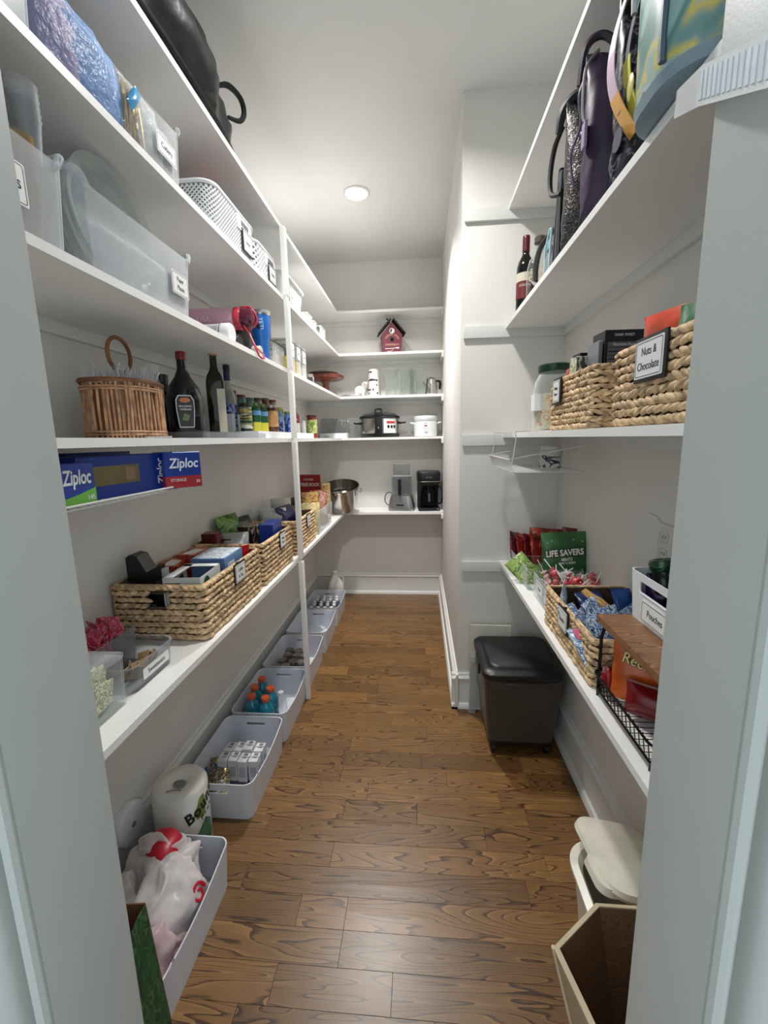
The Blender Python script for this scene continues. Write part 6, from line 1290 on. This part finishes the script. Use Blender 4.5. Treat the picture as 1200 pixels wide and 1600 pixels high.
m = MB(); m.tube([(-.03, 0, .39), (-.08, .01, .445), (-.12, .02, .43), (-.125, .04, .36)], .009, 6, sm=5); m.obj('carry_loop', P('plum_strap', (40, 26, 44), .5), t)
FLO = PRINT('dark_floral', ((24, 22, 34), (30, 27, 42), (18, 17, 26), (40, 34, 54), (120, 110, 120), (30, 26, 40)), 34, rough=.3, warp=.5)
t = softbag('floral_bag', 'black speckled bag with a rainbow ribbon handle, beside the sea-green bag', (.545, 1.095, ZR3), .24, .40, .12, FLO, 143)
RB_ = [P('ribbon_yellow', (214, 208, 90), .4), P('ribbon_white', (224, 220, 230), .4), P('ribbon_pink', (208, 180, 200), .4), P('ribbon_orange', (214, 160, 80), .4)]
def ribbon(name, pts, w_, mat, t, wd=(0, 1, 0)):
    m = MB(); d = Vector(wd)*w_/2; m.loft([[Vector(p)-d-Vector((.001, 0, 0)), Vector(p)+d-Vector((.001, 0, 0)), Vector(p)+d+Vector((.001, 0, 0)), Vector(p)-d+Vector((.001, 0, 0))] for p in pts]); return m.obj(name, mat, t, smooth=60)
arc = [(-.115+.0*i, .04+.055*math.sin(PI*i/16*1.0)*1.0, .36-.30*i/16) for i in range(17)]
arc = [(-.10-.035*math.sin(PI*i/24), -.062+.05*math.sin(PI*i/24), .41-.33*i/24) for i in range(25)]
ribbon('ribbon_handle', arc[:6], .034, RB_[0], t); ribbon('ribbon_handle', arc[5:12], .034, RB_[1], t); ribbon('ribbon_handle', arc[11:18], .034, RB_[2], t); ribbon('ribbon_handle', arc[17:], .036, RB_[3], t)
arc2 = [(-.095-.02*math.sin(PI*i/16), -.066+.025*math.sin(PI*i/16), .36-.26*i/16) for i in range(17)]; ribbon('inner_ribbon', arc2[:9], .012, RB_[1], t); ribbon('inner_ribbon', arc2[8:], .03, RB_[0], t)
for z in (.16, .09): m = MB(); m.lathe([(.022, 0), (.022, .002)], seg=20, M=Matrix.Translation((-.118, -.03, z)) @ Matrix.Rotation(R(-90), 4, 'Y')); m.obj('round_print', P('print_smoke', (70, 66, 84), .4), t)
# sea-green patterned bag overhanging the shelf front
SEA = PRINT('sea_print', ((120, 158, 160), (150, 184, 186), (86, 134, 118), (112, 150, 152), (206, 190, 90), (140, 176, 178), (180, 184, 190), (110, 84, 84)), 9, rough=.35, warp=.25, interp='LINEAR')
t = thing('neoprene_bag', 'tall sea-green patterned bag with a plain blue-grey base, by the right jamb', 'bag', (.475, .845, ZR3+.004), 0)
BS = P('base_bluegrey', (126, 148, 160), .5)
def sr(hx, hy, z, cx=0): return [(cx+x, y, z) for x, y, _ in rr(hx, hy, min(hx, hy)*.85, k=8)]
m = MB(); m.loft([sr(.095, .10, .02, -.0), sr(.10, .105, .06), sr(.10, .105, .20), sr(.092, .09, .32), sr(.07, .05, .42), sr(.05, .02, .45)])
for v in m.bm.verts: v.co += Vector(noise.noise_vector(v.co*10))*.006
m.obj('bag_body', SEA, t)
m = MB(); m.loft([sr(.085, .088, .0), sr(.094, .10, .006), sr(.098, .103, .024), sr(.09, .095, .03)]); m.obj('base_panel', BS, t)
m = MB(); m.tube([(-.09, -.06, .42), (-.1, -.055, .25), (-.099, -.05, .1), (-.098, -.05, .03)], .0055, 6, sm=5); m.obj('side_piping', P('piping_slate', (70, 88, 104), .4), t)
m = MB(); m.tube([(-.085, .07, .44), (-.098, .075, .3), (-.09, .08, .2)], .005, 6); m.obj('zip_tape', SILV, t)
for y, z, c, a, b in ((.06, .075, P('fruit_yellow', (206, 192, 90), .4), .012, .022), (.05, .27, P('fruit_pink', (214, 178, 184), .4), .02, .03), (.01, .20, P('fruit_orange', (180, 90, 60), .4), .014, .014), (-.01, .225, P('fruit_yellow', ()), .008, .026)):
    m = MB(); m.ball(-.0965, y, z, .003, a, b, 2); m.obj('printed_fruit', c, t)
# ribbed clear-white strap from under the bag past the jamb
t = thing('ribbed_strap', 'white ribbed plastic strap running from under the sea-green bag across the jamb', 'strap', (0, 0, 0), 0)
ST = CLEAR('strap_plastic', (244, 244, 244), .72, .3, (226, 228, 230))
A, B, Cc = Vector((.405, .80, 2.008)), Vector((.300, .545, 1.862)), Vector((.262, .36, 1.757))
pl = [A.lerp(B, i/6) for i in range(6)]+[B.lerp(Cc, i/6) for i in range(7)]
m = MB(); m.loft([[p+Vector((-.001, 0, -.019)), p+Vector((.001, 0, -.019)), p+Vector((.001, 0, .019)), p+Vector((-.001, 0, .019))] for p in pl]); m.obj('band', ST, t)
for i in range(16):
    p = B.lerp(Cc, (i+.5)/16); m = MB(); m.tube([p+Vector((-.0018, 0, -.0135)), p+Vector((-.0018, 0, .0135))], .0016, 6); m.obj('rib', P('rib_white', (226, 228, 230), .3), t)
